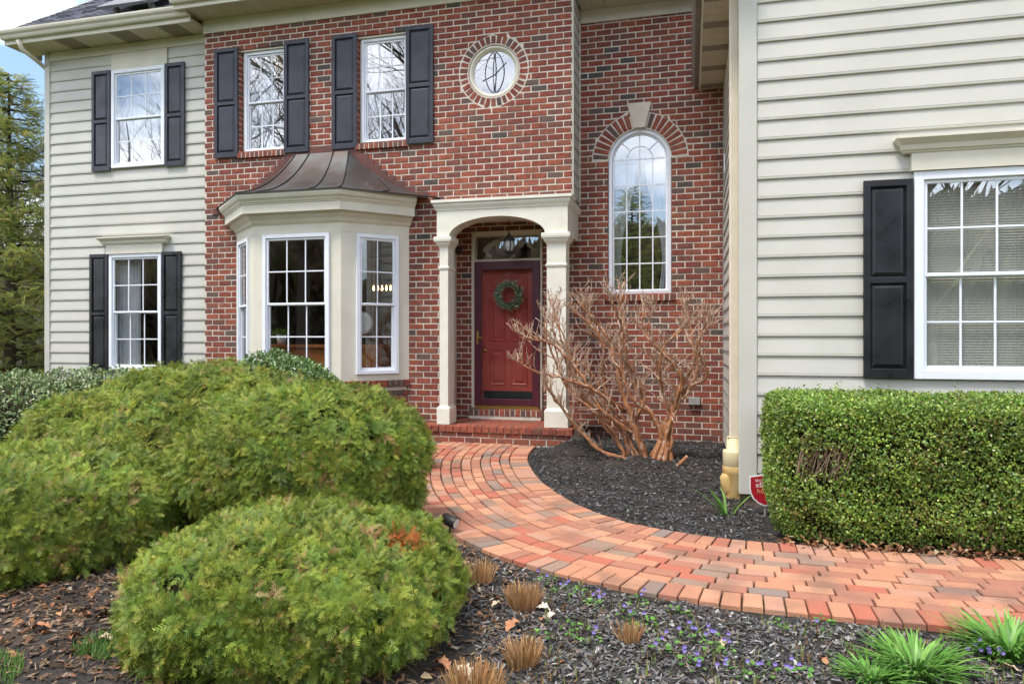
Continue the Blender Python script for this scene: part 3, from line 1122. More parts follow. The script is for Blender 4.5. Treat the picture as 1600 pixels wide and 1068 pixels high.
# left wing windows
window(*LWU, 3, I4(YL - .03), house, 'upper window of the left wing')
window(*LWD, 3, I4(YL - .03), house, 'lower window of the left wing')
for Wd in (LWU, LWD):
    wsh = .345
    mat = 'shut_faded' if Wd is LWU else 'shut'
    shutter(Wd[0] - wsh - .012, Wd[0] - .012, Wd[2] - .035, Wd[3] + .01, YL - .024, mat)
    shutter(Wd[1] + .012, Wd[1] + wsh + .012, Wd[2] - .035, Wd[3] + .01, YL - .024, mat)
room(-9.8, -7.0, YL + .121, YL + 3.2, 3.2, 5.75, 'room')
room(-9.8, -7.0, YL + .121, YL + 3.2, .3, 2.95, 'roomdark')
curtain(LWU[0] - .05, LWU[1] + .05, LWU[2] - .2, LWU[3] + .05, YL + .22, house, 9)
curtain(LWD[0] - .06, LWD[0] + .42, LWD[2] - .3, LWD[3] + .08, YL + .14, house, 7)
curtain(LWD[1] - .16, LWD[1] + .1, LWD[2] - .3, LWD[3] + .08, YL + .14, house, 4)
hb = MB()                                             # board above the upper window, head cornice above the lower
hb.box(LWU[0] - .02, LWU[1] + .01, YL - .018, YL, LWU[3] + .002, zfrieze - .003)
hb.box(LWU[1] + .02, LWU[1] + .032, YL - .03, YL, LWU[3] + .002, zfrieze - .003)
hb.build('head_board', M['trim'], house)

def head_cornice(x0, x1, z0, z1, Y):
    k = .45 * (z1 - z0)
    b = MB()
    b.box(x0, x1, Y - .045, Y, z0, z1 - k)
    prof = [(0, z1 - k), (.052, z1 - k), (.058, z1 - k + .015), (.07, z1 - k + .02), (.08, z1 - k * .5), (.105, z1 - k * .28), (.118, z1 - .018), (.125, z1 - .015), (.125, z1), (0, z1 + .006)]
    b.sweep([(x0, Y + .0), (x0, Y - .001), (x1, Y - .001), (x1, Y + .0)], prof)
    b.add([(x0 - .12, Y - .12, z1 + .0005), (x1 + .12, Y - .12, z1 + .0005), (x1 + .12, Y, z1 + .004), (x0 - .12, Y, z1 + .004)], [(0, 1, 2, 3)])
    return b.build('head_cornice', M['trim'], house)
head_cornice(LWD[0] - .03, LWD[1] + .03, LWD[3] + .002, LWD[3] + .25, YL - .021)

# brick front windows
for Wd, lab in ((W1, 'window above the bay'), (W2, 'window between the bay and the round window')):
    window(Wd[0] + .03, Wd[1], Wd[2] + .002, Wd[3] - .03, 3, I4(YB + .07), house, 'upper ' + lab, .045)
    hd = MB()
    hd.box(Wd[0], Wd[1], YB + .02, YB + .12, Wd[3] - .03, Wd[3])
    hd.box(Wd[0] + .004, Wd[0] + .03, YB + .075, YB + .13, Wd[2], Wd[3] - .03)
    hd.build('lintel', M['trim'], house)
S1 = ((337, 373.5, W1), (445.5, 484, W1), (520, 559, W2), (635.5, 678, W2))
for a, b, Wd in S1:
    shutter(ux(a, YB), ux(b, YB), Wd[2] - .06, Wd[3] + .03, YB - .004, 'shut_faded')
room(-6.8, -3.2, YB + .121, YB + 3.4, 3.35, 5.82, 'room')
curtain(W1[0] - .1, W1[0] + .34, W1[2] - .2, W1[3] + .1, YB + .34, house, 5)
curtain(W2[0] - .1, W2[0] + .22, W2[2] - .2, W2[3] + .1, YB + .34, house, 4)
lp = MB()
lp.lathe([(.001, .09), (.06, .075), (.10, .03), (.105, 0), (.08, -.05), (.03, -.075), (.001, -.08)], at(412, 163, YB + 1.2), 14)
lp.build('ceiling_lamp', M['lampglow'], house, True)

# round window
rw = MB()
n = 48
prof = [(R_OPEN - .012, .06), (R_OPEN - .012, .0), (R_OPEN - .03, -.016), (R_OPEN - .05, -.012), (R_OPEN - .058, .012), (R_OPEN - .075, .016), (R_OPEN - .08, .05)]
for i in range(n):
    t = 2 * pi * i / n
    for r, y in prof:
        rw.v.append((RC.x + r * cos(t), YB + .03 + y, RC.z + r * sin(t)))
k = len(prof)
for i in range(n):
    a, b = i * k, ((i + 1) % n) * k
    for j in range(k - 1):
        rw.f.append((a + j, a + j + 1, b + j + 1, b + j)); rw.m.append(0)
rwo = rw.build('round_window', M['trim'], house, True)
rg = MB()
rr = R_OPEN - .074
rg.add([(RC.x + rr * cos(2 * pi * i / n), YB + .065, RC.z + rr * sin(2 * pi * i / n)) for i in range(n)], [tuple(range(n - 1, -1, -1))])
rg.build('pane', M['glass'], rwo)
cm = MB()                                              # leaded scrolls inside the round pane
for s in (1, -1):
    pts = []
    for i in range(25):
        t = i / 24 * 2 * pi
        pts.append((RC.x + .055 * sin(t) * s + .055 * s * sin(t) ** 2 + .02 * s, YB + .062, RC.z + rr * .93 * cos(t)))
    cm.tube(pts, .007, 5)
cm.tube([(RC.x - .17, YB + .062, RC.z - .1), (RC.x, YB + .062, RC.z - .03), (RC.x + .16, YB + .062, RC.z + .12)], .006, 5)
cm.build('leading', M['darkmetal'], rwo)
room(RC.x - .55, RC.x + .55, YB + .121, YB + 2.5, RC.z - .8, 5.84, 'room')

# arched window
aw = MB()
N = 26
def arch_pts(r, y, z0):
    return [(ACX - r, y, z0)] + [(ACX + r * cos(pi - pi * i / N), y, ACZ + r * sin(pi * i / N)) for i in range(N + 1)] + [(ACX + r, y, z0)]
loops = [arch_pts(AR - .004, YR + .10, AZ0), arch_pts(AR - .004, YR + .035, AZ0), arch_pts(AR - .05, YR + .028, AZ0 + .045), arch_pts(AR - .055, YR + .06, AZ0 + .05), arch_pts(AR - .075, YR + .062, AZ0 + .065), arch_pts(AR - .075, YR + .09, AZ0 + .065)]
nl = N + 3
for lp_ in loops: aw.v += lp_
for a in range(len(loops) - 1):
    for i in range(nl):
        j = (i + 1) % nl
        aw.f.append((a * nl + i, a * nl + j, (a + 1) * nl + j, (a + 1) * nl + i)); aw.m.append(0)
awo = aw.build('arched_window', M['white'], house)
# panes and grille: four columns, arch head with a fan
ar = AR - .072
yg = YR + .078
az = AZ0 + .062
zt = [az + (ACZ - az) * k / 5 for k in range(6)]
zt = [az + (ACZ + .02 - az) * k / 5 for k in range(6)]
xs = [ACX - ar, ACX - ar / 2, ACX, ACX + ar / 2, ACX + ar]
mu = MB()
for x in xs[1:4]: mu.box(x - .008, x + .008, yg - .004, yg + .006, az, zt[5] + (.0 if x != ACX else ar * .98))
for z in zt[1:]: mu.box(ACX - ar, ACX + ar, yg - .005, yg + .007, z - .008, z + .008)
mu.tube([(ACX + ar / 2 * cos(pi * i / 14), yg, zt[5] + ar / 2 * sin(pi * i / 14)) for i in range(15)], .009, 5)
for t in (pi / 4, 3 * pi / 4):
    mu.tube([(ACX + ar / 2 * cos(t), yg, zt[5] + ar / 2 * sin(t)), (ACX + ar * .97 * cos(t), yg, zt[5] - .02 + ar * sin(t))], .008, 5)
mu.build('muntin', M['white'], awo)
for i in range(4):
    for j in range(5):
        p = MB()
        p.add([(xs[i], yg, zt[j]), (xs[i + 1], yg, zt[j]), (xs[i + 1], yg, zt[j + 1]), (xs[i], yg, zt[j + 1])], [(0, 1, 2, 3)])
        p.build('pane', M['glass'], awo)
for t0, t1 in ((0, pi / 4), (pi / 4, pi / 2), (pi / 2, 3 * pi / 4), (3 * pi / 4, pi)):
    p = MB()
    q = [(ACX, yg, zt[5])] + [(ACX + ar * cos(t0 + (t1 - t0) * i / 6), yg, zt[5] + ar * sin(t0 + (t1 - t0) * i / 6)) for i in range(7)]
    p.add(q, [tuple(range(7, -1, -1))])
    p.build('pane', M['glass'], awo)
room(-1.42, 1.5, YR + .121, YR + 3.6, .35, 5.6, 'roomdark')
curtain(AX0 - .02, ACX - .06, AZ0 - .3, ACZ + .0, YR + .28, house, 6, ('l', .55, .62))
curtain(ACX + .06, AX1 + .02, AZ0 - .3, ACZ + .0, YR + .28, house, 6, ('r', .6, .62))

# right wing window with blinds
window(*RWD, 3, I4(YW - .03), house, 'large window of the right wing with closed blinds', .07)
shutter(RWD[0] - .372, RWD[0] - .008, RWD[2] + .005, RWD[3] - .055, YW - .024, 'shut')
shutter(RWD[1] + .008, RWD[1] + .372, RWD[2] + .005, RWD[3] - .055, YW - .024, 'shut')
head_cornice(RWD[0] - .025, RWD[1] + .025, RWD[3] + .003, RWD[3] + .26, YW - .021)
room(.7, 5.0, YW + .121, YW + 3.0, .3, 3.0, 'room')
bl = MB()
z = RWD[2] + .03
while z < RWD[3] - .05:
    bl.add([(RWD[0] + .02, YW + .062, z - .010), (RWD[1] - .02, YW + .062, z - .010), (RWD[1] - .02, YW + .073, z + .0115), (RWD[0] + .02, YW + .073, z + .0115)], [(0, 1, 2, 3)])
    z += .0215
for x in (.22, .5, .8):
    xx = RWD[0] + x * (RWD[1] - RWD[0])
    bl.tube([(xx, YW + .058, RWD[2]), (xx, YW + .058, RWD[3])], .002, 4)
bl.build('blind', M['blind'], house)

# ------------------------------------------------------------------ bay window
bay = MB()
WB = []
for i in range(3):
    p0, p1 = Vector((*baypoly[i], 0)), Vector((*baypoly[i + 1], 0))
    d = (p1 - p0).normalized()
    L = (p1 - p0).length
    ang = atan2(d.y, d.x)
    mt = local(p0, ang)
    if i == 1: a, b = ux(412, BAYF) - p0.x, ux(516, BAYF) - p0.x
    else: a, b = L / 2 - .27, L / 2 + .31
    if i == 0: a, b = L / 2 - .31, L / 2 + .27
    z0, z1 = .945, 2.775
    tmp = MB()
    holes_panel(tmp, 0, L, BZ0, BZ1, 0, .06, [(a + .01, b - .01, z0 + .01, z1 - .01)])
    tmp.box(.01, L - .01, -.004, 0, z1 + .012, z1 + .018)
    xf(tmp, mt)
    bay.add(tmp.v, tmp.f)
    WB.append((a, b, z0, z1, mt))
bay.sweep([(q[0], q[1]) for q in [(BAYX0, YB + .02), (BAYFX0, BAYF), (BAYFX1, BAYF), (BAYX1, YB + .02)]],
          [(0, 2.90), (.03, 2.93), (.05, 2.965), (.09, 3.0), (.11, 3.03), (.16, 3.035), (.17, 3.04), (.17, 3.145), (.18, 3.15), (.185, 3.165), (.20, 3.175), (.205, 3.19), (.235, 3.22), (.245, 3.245), (.25, 3.25), (.25, 3.29), (0, 3.29)])
bo = bay.build('bay_window', M['trim'], house)
bo['label'] = 'cream bay window with three sashes under a copper roof'
for i, (a, b, z0, z1, mt) in enumerate(WB):
    window(a, b, z0, z1, 3 if i == 1 else 2, mt @ Matrix.Translation((0, -.02, 0)), bo, None, .05, 'glass_bay', 2, 'window_frame')
EO = .262
ZE, ZT = 3.292, at(500, 240, YB).z
TLX, TRX = ux(462, YB - .02), ux(545, YB - .02)
def bell(p):
    return .30 * p + .70 * p ** 2.3
def offs(i, o):
    P = [Vector((q[0], q[1], 0)) for q in baypoly]
    ns = []
    for a in range(3):
        d = (P[a + 1] - P[a]).normalized()
        ns.append(Vector((d.y, -d.x, 0)))
    if i == 0: return P[0] + ns[0] * (o / ns[0].dot(Vector((-1, 0, 0)))) * 0 + Vector((-o / abs(ns[0].x), 0, 0))
    if i == 3: return P[3] + Vector((o / abs(ns[2].x), 0, 0))
    mv = (ns[i - 1] + ns[i]).normalized()
    return P[i] + mv * (o / mv.dot(ns[i]))
e0, e1, e2, e3 = [offs(i, EO) for i in range(4)]
e0.x += .06; e3.x += .08
YT = YB - .03
NP = 16
def hipL(p): q = e1.lerp(Vector((TLX, YT, 0)), p); q.z = ZE + (ZT - ZE) * bell(p); return q
def hipR(p): q = e2.lerp(Vector((TRX, YT, 0)), p); q.z = ZE + (ZT - ZE) * bell(p); return q
def walL(p): q = Vector((e0.x, YT, 0)).lerp(Vector((TLX, YT, 0)), p); q.z = ZE + (ZT - ZE) * bell(p); return q
def walR(p): q = Vector((e3.x, YT, 0)).lerp(Vector((TRX, YT, 0)), p); q.z = ZE + (ZT - ZE) * bell(p); return q
cr = MB()
for fa_, fb_ in ((walL, hipL), (hipL, hipR), (hipR, walR)):
    vs, fs = [], []
    for i in range(NP + 1):
        for k in range(5):
            vs.append(fa_(i / NP).lerp(fb_(i / NP), k / 4))
    for i in range(NP):
        for k in range(4):
            a = i * 5 + k
            fs.append((a, a + 1, a + 6, a + 5))
    cr.add(vs, fs)
cr.sweep([(e0.x, e0.y), (e1.x, e1.y), (e2.x, e2.y), (e3.x, e3.y)], [(.002, ZE - .012), (.004, ZE + .003), (-.01, ZE + .004)])
cro = cr.build('roof', M['copper'], bo, True)
cro['label'] = 'bell-curved copper roof of the bay'
md = cro.modifiers.new('flat', 'EDGE_SPLIT'); md.split_angle = radians(32)
def seam(fn, name='roof_seam'):
    mb = MB()
    mb.tube([fn(i / NP) + Vector((0, -.006, .008)) for i in range(NP + 1)], .009, 6)
    mb.build(name, M['copper'], bo, True)
seam(hipL); seam(hipR)
for s in (.22, .72): seam(lambda p, s=s: hipL(p).lerp(hipR(p), s + (.05 if s < .5 else 0) * p))
seam(lambda p: hipR(p * .62).lerp(walR(p * .62), .42 + .5 * p))
seam(lambda p: hipL(p * .62).lerp(walL(p * .62), .42 + .5 * p))
ed = MB()
ed.sweep([(e0.x, e0.y), (e1.x, e1.y), (e2.x, e2.y), (e3.x, e3.y)], [(-.04, ZE - .004), (.006, ZE - .014), (.006, ZE - .004), (-.02, ZE - .001)])
ed.build('drip_edge', M['roofedge'], bo)
r0 = math.floor(ZE / CH)
r = r0
while r * CH < ZT + .02:
    zc = min(max((r + .6) * CH, ZE), ZT)
    p = 0.0
    for i in range(101):
        if ZE + (ZT - ZE) * bell(i / 100) <= zc: p = i / 100
    for s, fn in ((-1, walL), (1, walR)):
        x = fn(p).x
        ext = .05 + .14 * min(1, p * 2.2) + random.uniform(-.015, .015)
        fl = MB()
        y1 = YB - .006 - .0012 * (r - r0) * .3
        fl.box(min(x - s * .10, x + s * ext), max(x - s * .10, x + s * ext), YB - .010 - .0004 * (r - r0), YB - .0065, r * CH - .01, (r + 1) * CH - .004)
        fl.build('step_flashing', M['copper_flash'], bo)
    r += 1
fl = MB()
fl.box(TLX - .14, TRX + .14, YB - .016, YB - .0145, ZT - .02, ZT + .10)
fl.build('head_flashing', M['copper_flash'], bo)
# inside the bay
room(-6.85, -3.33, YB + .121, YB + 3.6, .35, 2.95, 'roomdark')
ins = MB()
ins.prism([(BAYX0 + .1, YB + .1, 2.80), (BAYFX0 + .04, BAYF + .08, 2.80), (BAYFX1 - .04, BAYF + .08, 2.80), (BAYX1 - .1, YB + .1, 2.80)], (0, 0, .04))
ins.build('interior_ceiling', M['room'], bo)
# (furniture comes further down as things of its own)

# ------------------------------------------------------------------ portico
YP = 8.585
po = MB()
xa, xb, zspr, ztop = -3.195, -1.478, 2.725, 3.15
ax0, ax1, az1 = -3.03, -1.765, 2.966
n = 24
acx, aw_ = (ax0 + ax1) / 2, (ax1 - ax0) / 2
arc = [(acx - aw_ * cos(pi * i / n), zspr + (az1 - zspr) * sin(pi * i / n)) for i in range(n + 1)]
pts = [(xa, zspr), (xa, ztop), (xb, ztop), (xb, zspr)] + [(x, z) for x, z in reversed(arc)]
for i in range(n):                                    # front and back as strips, soffit of the arch
    (xA, zA), (xB, zB) = arc[i], arc[i + 1]
    for yy, fl_ in ((YP, 0), (YP + .27, 1)):
        q = [(xA, yy, zA), (xB, yy, zB), (xB, yy, ztop), (xA, yy, ztop)]
        po.add(q, [(0, 1, 2, 3) if not fl_ else (3, 2, 1, 0)])
    po.add([(xA, YP, zA), (xB, YP, zB), (xB, YP + .27, zB), (xA, YP + .27, zA)], [(3, 2, 1, 0)])
po.box(xa, ax0, YP, YP + .27, zspr, ztop)
po.box(ax1, xb, YP, YP + .27, zspr, ztop)
po.box(-1.755, xb, YP + .2705, YR - .003, zspr, ztop)
po.box(-3.2, -1.756, YP + .2705, YR - .003, 3.03, ztop)          # porch ceiling
poo = po.build('portico', M['portico'], house)
poo['label'] = 'cream portico with an arched front around the door'
cp = MB()
prof = [(0, ztop - .09), (.012, ztop - .085), (.012, ztop - .075), (.02, ztop - .06), (.035, ztop - .035), (.04, ztop - .02), (.04, ztop), (0, ztop + .002)]
cp.sweep([(xa, YB - .03), (xa, YP), (xb, YP), (xb, YR - .03)], prof)
cp.build('crown_moulding', M['portico'], poo)
cp = MB()
cp.sweep([(xa, YB - .02), (xa, YP), (xb, YP), (xb, YB - .012)], [(-.3, ztop + .003), (.055, ztop + .003), (.06, ztop + .012), (.06, ztop + .045), (-.25, ztop + .065)])
cp.build('cap', M['portico'], poo)
fl = MB()
fl.box(xa - .02, XBR, YB - .014, YB - .006, ztop + .04, ztop + .085)
fl.build('flashing', M['copper_flash'], poo)

def column(x0, x1, y0, y1, zb, zt):
    mb = MB()
    lv = [(zb, .028), (zb + .20, .028), (zb + .225, .012), (zb + .235, .0), (2.30, 0), (2.31, .012), (2.335, .016), (2.345, .0), (2.58, 0), (2.60, .01), (2.625, .03), (2.655, .042), (2.66, .055), (2.685, .06), (zt - .001, .06)]
    for z, e in lv:
        mb.v += [(x0 - e, y0 - e, z), (x1 + e, y0 - e, z), (x1 + e, y1, z), (x0 - e, y1, z)]
    for i in range(len(lv) - 1):
        for k in range(4):
            j = (k + 1) % 4
            mb.f.append((i * 4 + k, i * 4 + j, i * 4 + 4 + j, i * 4 + 4 + k)); mb.m.append(0)
    t = (len(lv) - 1) * 4
    mb.f.append((t, t + 1, t + 2, t + 3)); mb.m.append(0)
    return bevel(mb.build('column', M['portico'], poo), .004)
column(-3.165, -3.045, YP + .015, YB - .003, SZ + .004, zspr)
column(-1.745, -1.50, YP + .015, YP + .26, SZ + .004, zspr)
hk = MB()
hk.tube([(-1.585 + .02 * sin(i / 3), YP + .004, 2.02 + .03 * cos(i / 3)) for i in range(14)], .004, 5)
hk.build('hook', M['darkmetal'], poo)

# ------------------------------------------------------------------ front door
dx0, dx1, dz0, dz1 = ux(741.5, 9.40), ux(843, 9.40), .445, at(792, 408, 9.40).z
df = MB()
df.box(DOORX0 + .002, dx0 - .004, 9.415, YR + .1, .432, DOORZ1 - .002)
df.box(dx1 + .004, DOORX1 - .002, 9.415, YR + .1, .432, DOORZ1 - .002)
df.box(dx0 - .004, dx1 + .004, 9.415, YR + .1, 2.84, DOORZ1 - .002)
df.box(dx0 - .004, dx1 + .004, 9.42, YR + .1, dz1 + .004, dz1 + .035)
df.box(DOORX0 + .02, dx0 - .02, 9.405, 9.415, .432, DOORZ1 - .03)
df.box(dx1 + .02, DOORX1 - .02, 9.405, 9.415, .432, DOORZ1 - .03)
bevel(df.build('door_frame', M['trim'], house), .003)
tr = MB()
tr.add([(dx0 - .004, YR + .03, dz1 + .035), (dx1 + .004, YR + .03, dz1 + .035), (dx1 + .004, YR + .033, 2.84), (dx0 - .004, YR + .033, 2.84)], [(0, 1, 2, 3)])
tr.build('transom_pane', M['glass'], house)
rd = MB()
rd.box(dx0 + .01, dx1 - .01, YR + .045, YR + .09, dz0 + .01, dz1)
door = rd.build('front_door', M['reddoor'], house)
door['label'] = 'red six-panel front door behind a maroon storm door'
wdt = dx1 - dx0
for (fa_, fb_) in ((.205, .455), (.545, .795)):
    for (ga, gb) in ((.155, .40), (.455, .755), (.80, .925)):
        p = MB()
        a, b = dx0 + fa_ * wdt, dx0 + fb_ * wdt
        c0, c1 = dz0 + ga * (dz1 - dz0), dz0 + gb * (dz1 - dz0)
        y = YR + .0445
        loops = [(0, y), (.012, y - .012), (.024, y - .004), (.045, y - .004), (.065, y - .015)]
        for i, (s, yy) in enumerate(loops):
            p.v += [(a + s, yy, c0 + s), (b - s, yy, c0 + s), (b - s, yy, c1 - s), (a + s, yy, c1 - s)]
        for i in range(len(loops) - 1):
            for k in range(4):
                j = (k + 1) % 4
                p.f.append((i * 4 + k, i * 4 + j, i * 4 + 4 + j, i * 4 + 4 + k)); p.m.append(0)
        t = (len(loops) - 1) * 4
        p.f.append((t, t + 1, t + 2, t + 3)); p.m.append(0)
        p.build('panel', M['reddoor'], door)
kp = MB()
kp.box(dx0 + .10, dx1 - .10, YR + .038, YR + .0445, dz0 + .09, dz0 + .235)
kp.build('kick_plate', M['kick'], door)
sd = MB()
holes_panel(sd, dx0, dx1, dz0 + .035, dz1, 9.385, 9.42, [(dx0 + .10, dx1 - .10, dz0 + .13, dz1 - .115)])
so = bevel(sd.build('storm_door', M['maroon'], house), .005)
sg = MB()
sg.add([(dx0 + .098, 9.402, dz0 + .128), (dx1 - .098, 9.402, dz0 + .128), (dx1 - .098, 9.402, dz1 - .112), (dx0 + .098, 9.402, dz1 - .112)], [(0, 1, 2, 3)])
sg.build('pane', M['glass_storm'], so)
bs = MB()
bs.box(dx0 + .01, dx1 - .01, 9.375, 9.43, dz0 - .008, dz0 + .034)
bs.build('sill_plate', M['brass'], so)
hd = MB()
hx, hz = dx0 + .05, dz0 + .98
hd.box(hx - .016, hx + .016, 9.376, 9.386, hz - .09, hz + .09)
hd.tube([(hx, 9.38, hz), (hx, 9.345, hz), (hx + .03, 9.335, hz + .004), (hx + .09, 9.335, hz - .004)], [.009, .009, .008, .006], 7)
bevel(hd.build('handle', M['brass'], so), .003)
dk = MB()
dk.lathe([(.001, .03), (.02, .025), (.028, .01), (.02, 0), (.01, -.004)], (0, 0, 0), 12)
xf(dk, Matrix.Translation((dx0 + .13, YR + .043, dz0 + .80)) @ Matrix.Rotation(pi / 2, 4, 'X'))
dk.build('door_knob', M['brass'], door, True)
room(dx0 - .1, dx1 + .1, YR + .2, YR + 2.5, .4, 3.0, 'roomdark')
# door bell camera / small fixtures
v = MB()
v.box(ux(1076, YR), ux(1094, YR), YR - .06, YR - .002, at(1085, 632, YR).z, at(1085, 620, YR).z)
bevel(v.build('outlet_cover', M['grey'], house), .008)
v = MB()
vx0, vx1, vz0, vz1 = ux(902, YR), ux(955, YR), .07, .23
ring(v, vx0, vx1, vz0, vz1, .02, YR - .012, YR - .004)
for k in range(4): v.box(vx0 + .02, vx1 - .02, YR - .009, YR - .005, vz0 + .03 + k * .03, vz0 + .042 + k * .03)
v.build('foundation_vent', M['darkmetal'], house)
v = MB()
v.box(XW - .035, XW - .022, 8.9, 8.98, at(1136, 268, 8.9).z, at(1136, 240, 8.9).z)
bevel(v.build('wall_sensor', M['white'], house), .004)
# downspout on the side wall near the corner
ds = MB()
DX0, DY = XW - .098, 6.42
ds.box(DX0, DX0 + .075, DY - .03, DY + .03, .50, 4.62)
for k in range(3):
    ds.box(DX0 - .003, DX0 + .001, DY - .022 + k * .017, DY - .012 + k * .017, .5, 4.6)
    ds.box(DX0 + .010 + k * .02, DX0 + .022 + k * .02, DY - .034, DY - .029, .5, 4.6)
bevel(ds.build('downspout', M['downspout'], house), .006)
sk = MB()
for z in (1.2, 3.0):
    sk.box(DX0 - .005, XW - .02, DY + .031, DY + .05, z, z + .03)
sk.build('downspout_strap', M['downspout'], house)
pp = MB()
pc = (DX0 + .037, DY, 0)
pp.lathe([(.055, .545), (.062, .54), (.062, .44), (.092, .435), (.095, .42), (.095, .30), (.09, .295)], pc, 20)
pp.add([(pc[0] - .058, pc[1] - .05, .55), (pc[0] + .058, pc[1] - .05, .55), (pc[0] + .058, pc[1] + .05, .55), (pc[0] - .058, pc[1] + .05, .55)], [(0, 1, 2, 3)])
pp.build('pipe_adapter', M['pipe2'], house, True)
pp = MB()
pp.lathe([(.094, .302), (.098, .295), (.098, .24), (.092, .23), (.092, -.12)], pc, 20)
pp.tube([(pc[0] + .0, pc[1], .0), (pc[0] - .05, pc[1] - .03, .10), (pc[0] - .072, pc[1] - .04, .21), (pc[0] - .074, pc[1] - .04, .235)], [.06, .055, .050, .03], 12)
pp.build('drain_pipe', M['pipe'], house, True)

emit_bricks()

# ================================================================== GROUND AND WALKWAY
INNER = [(-1.84, 8.9), (-1.84, 8.35), (-1.80, 7.85), (-1.68, 7.33), (-1.36, 6.52), (-.93, 5.80), (-.57, 5.40), (-.26, 5.20), (.20, 5.05), (.67, 5.01), (1.28, 4.99), (2.0, 4.99), (3.4, 5.0)]
def catmull(P, step=.02):
    P = [Vector((p[0], p[1], 0)) for p in P]
    P = [P[0] * 2 - P[1]] + P + [P[-1] * 2 - P[-2]]
    o = []
    for i in range(1, len(P) - 2):
        n = max(2, int((P[i + 1] - P[i]).length / step))
        for k in range(n):
            t = k / n
            o.append(.5 * ((2 * P[i]) + (P[i + 1] - P[i - 1]) * t + (2 * P[i - 1] - 5 * P[i] + 4 * P[i + 1] - P[i + 2]) * t * t + (3 * P[i] - P[i - 1] - 3 * P[i + 1] + P[i + 2]) * t ** 3))
    o.append(P[-2])
    return o
IC = catmull(INNER)
def normals(C):
    ns = []
    for i in range(len(C)):
        d = (C[min(i + 4, len(C) - 1)] - C[max(i - 4, 0)]).normalized()
        ns.append(Vector((d.y, -d.x, 0)))                  # to the right of travel: towards the outer (near) edge
    return ns
IN = normals(IC)
PW = 1.25
ICa, INa = np.array([p[:2] for p in IC]), np.array([p[:2] for p in IN])

def path_offset(x, y):
    """signed distance from the inner edge, positive across the walk"""
    q = np.stack([np.asarray(x).ravel(), np.asarray(y).ravel()], 1)
    best = np.full(len(q), 1e9); sgn = np.zeros(len(q))
    for i in range(0, len(ICa), 3):
        d = q - ICa[i]
        r = np.hypot(d[:, 0], d[:, 1])
        m = r < best
        best[m] = r[m]
        sgn[m] = np.sign(d[m] @ INa[i])
    return (best * sgn).reshape(np.shape(x))

g = MB()                                                   # one sheet to the horizon
ng = 60
ext = np.concatenate([-np.geomspace(600, 12, 14), np.linspace(-11, 11, 12), np.geomspace(12, 600, 14)])
V = [(x - 3, y + 4, -.06 + .25 * sstep(14, 60, math.hypot(x, y)) * sin(x * .05) * cos(y * .06)) for y in ext for x in ext]
k = len(ext)
g.add(V, [(j * k + i, j * k + i + 1, (j + 1) * k + i + 1, (j + 1) * k + i) for j in range(k - 1) for i in range(k - 1)])
tag(g.build('ground', M['lawn'], None, True), kind='structure')

def vnoise(x, y, s=1.0, seed=0):
    x = x * s + seed * 17.3; y = y * s - seed * 9.1
    return (np.sin(x * 1.7 + 1.3 * np.sin(y * 1.1)) + np.sin(y * 2.3 + 1.7 * np.sin(x * .9 + 2)) + np.sin((x + y) * 3.1 + np.sin(x * 2.7))) / 3

gx, gy = np.meshgrid(np.arange(-11.5, 4.4, .055), np.arange(2.02, 9.6, .055))
po_ = path_offset(gx, gy)
gzv = np.vectorize(gz)(gy)
hz = gzv + .004 + .014 * vnoise(gx, gy, 5.0) + .010 * vnoise(gx, gy, 13.0, 2)
hz += .11 * np.exp(-(((gx + .55) / .75) ** 2 + ((gy - 7.75) / .75) ** 2))                    # mound round the shrub
hz += .13 * np.exp(-(((gx + 1.30) / .25) ** 2 + ((gy - 8.1) / .35) ** 2))
inside = (po_ > -.03) & (po_ < PW + .04) & (gx < 4.3)
sink = np.clip(np.minimum(po_ - .015, PW - .015 - po_) / .06, 0, 1)
hz = hz * (1 - sink) + (gzv - .05) * sink
hz = np.where((gx > XW - .02) & (gy > 6.0), hz - .03, hz)
hz = np.where(gy < 2.35, hz - (2.35 - gy) * .35, hz)
def bed_z(x, y):
    i = np.clip(((np.asarray(x) + 11.5) / .055).astype(int), 0, gx.shape[1] - 1)
    j = np.clip(((np.asarray(y) - 2.02) / .055).astype(int), 0, gx.shape[0] - 1)
    return hz[j, i]
nx_, ny_ = gx.shape[1], gx.shape[0]
idx = np.arange(nx_ * ny_).reshape(ny_, nx_)
a, b, c, d = idx[:-1, :-1].ravel(), idx[:-1, 1:].ravel(), idx[1:, 1:].ravel(), idx[1:, :-1].ravel()
bedo = np_object('mulch_bed', np.stack([gx.ravel(), gy.ravel(), hz.ravel()], 1), np.concatenate([np.stack([a, b, c], 1), np.stack([a, c, d], 1)]), M['bed'])
tag(bedo, kind='structure')

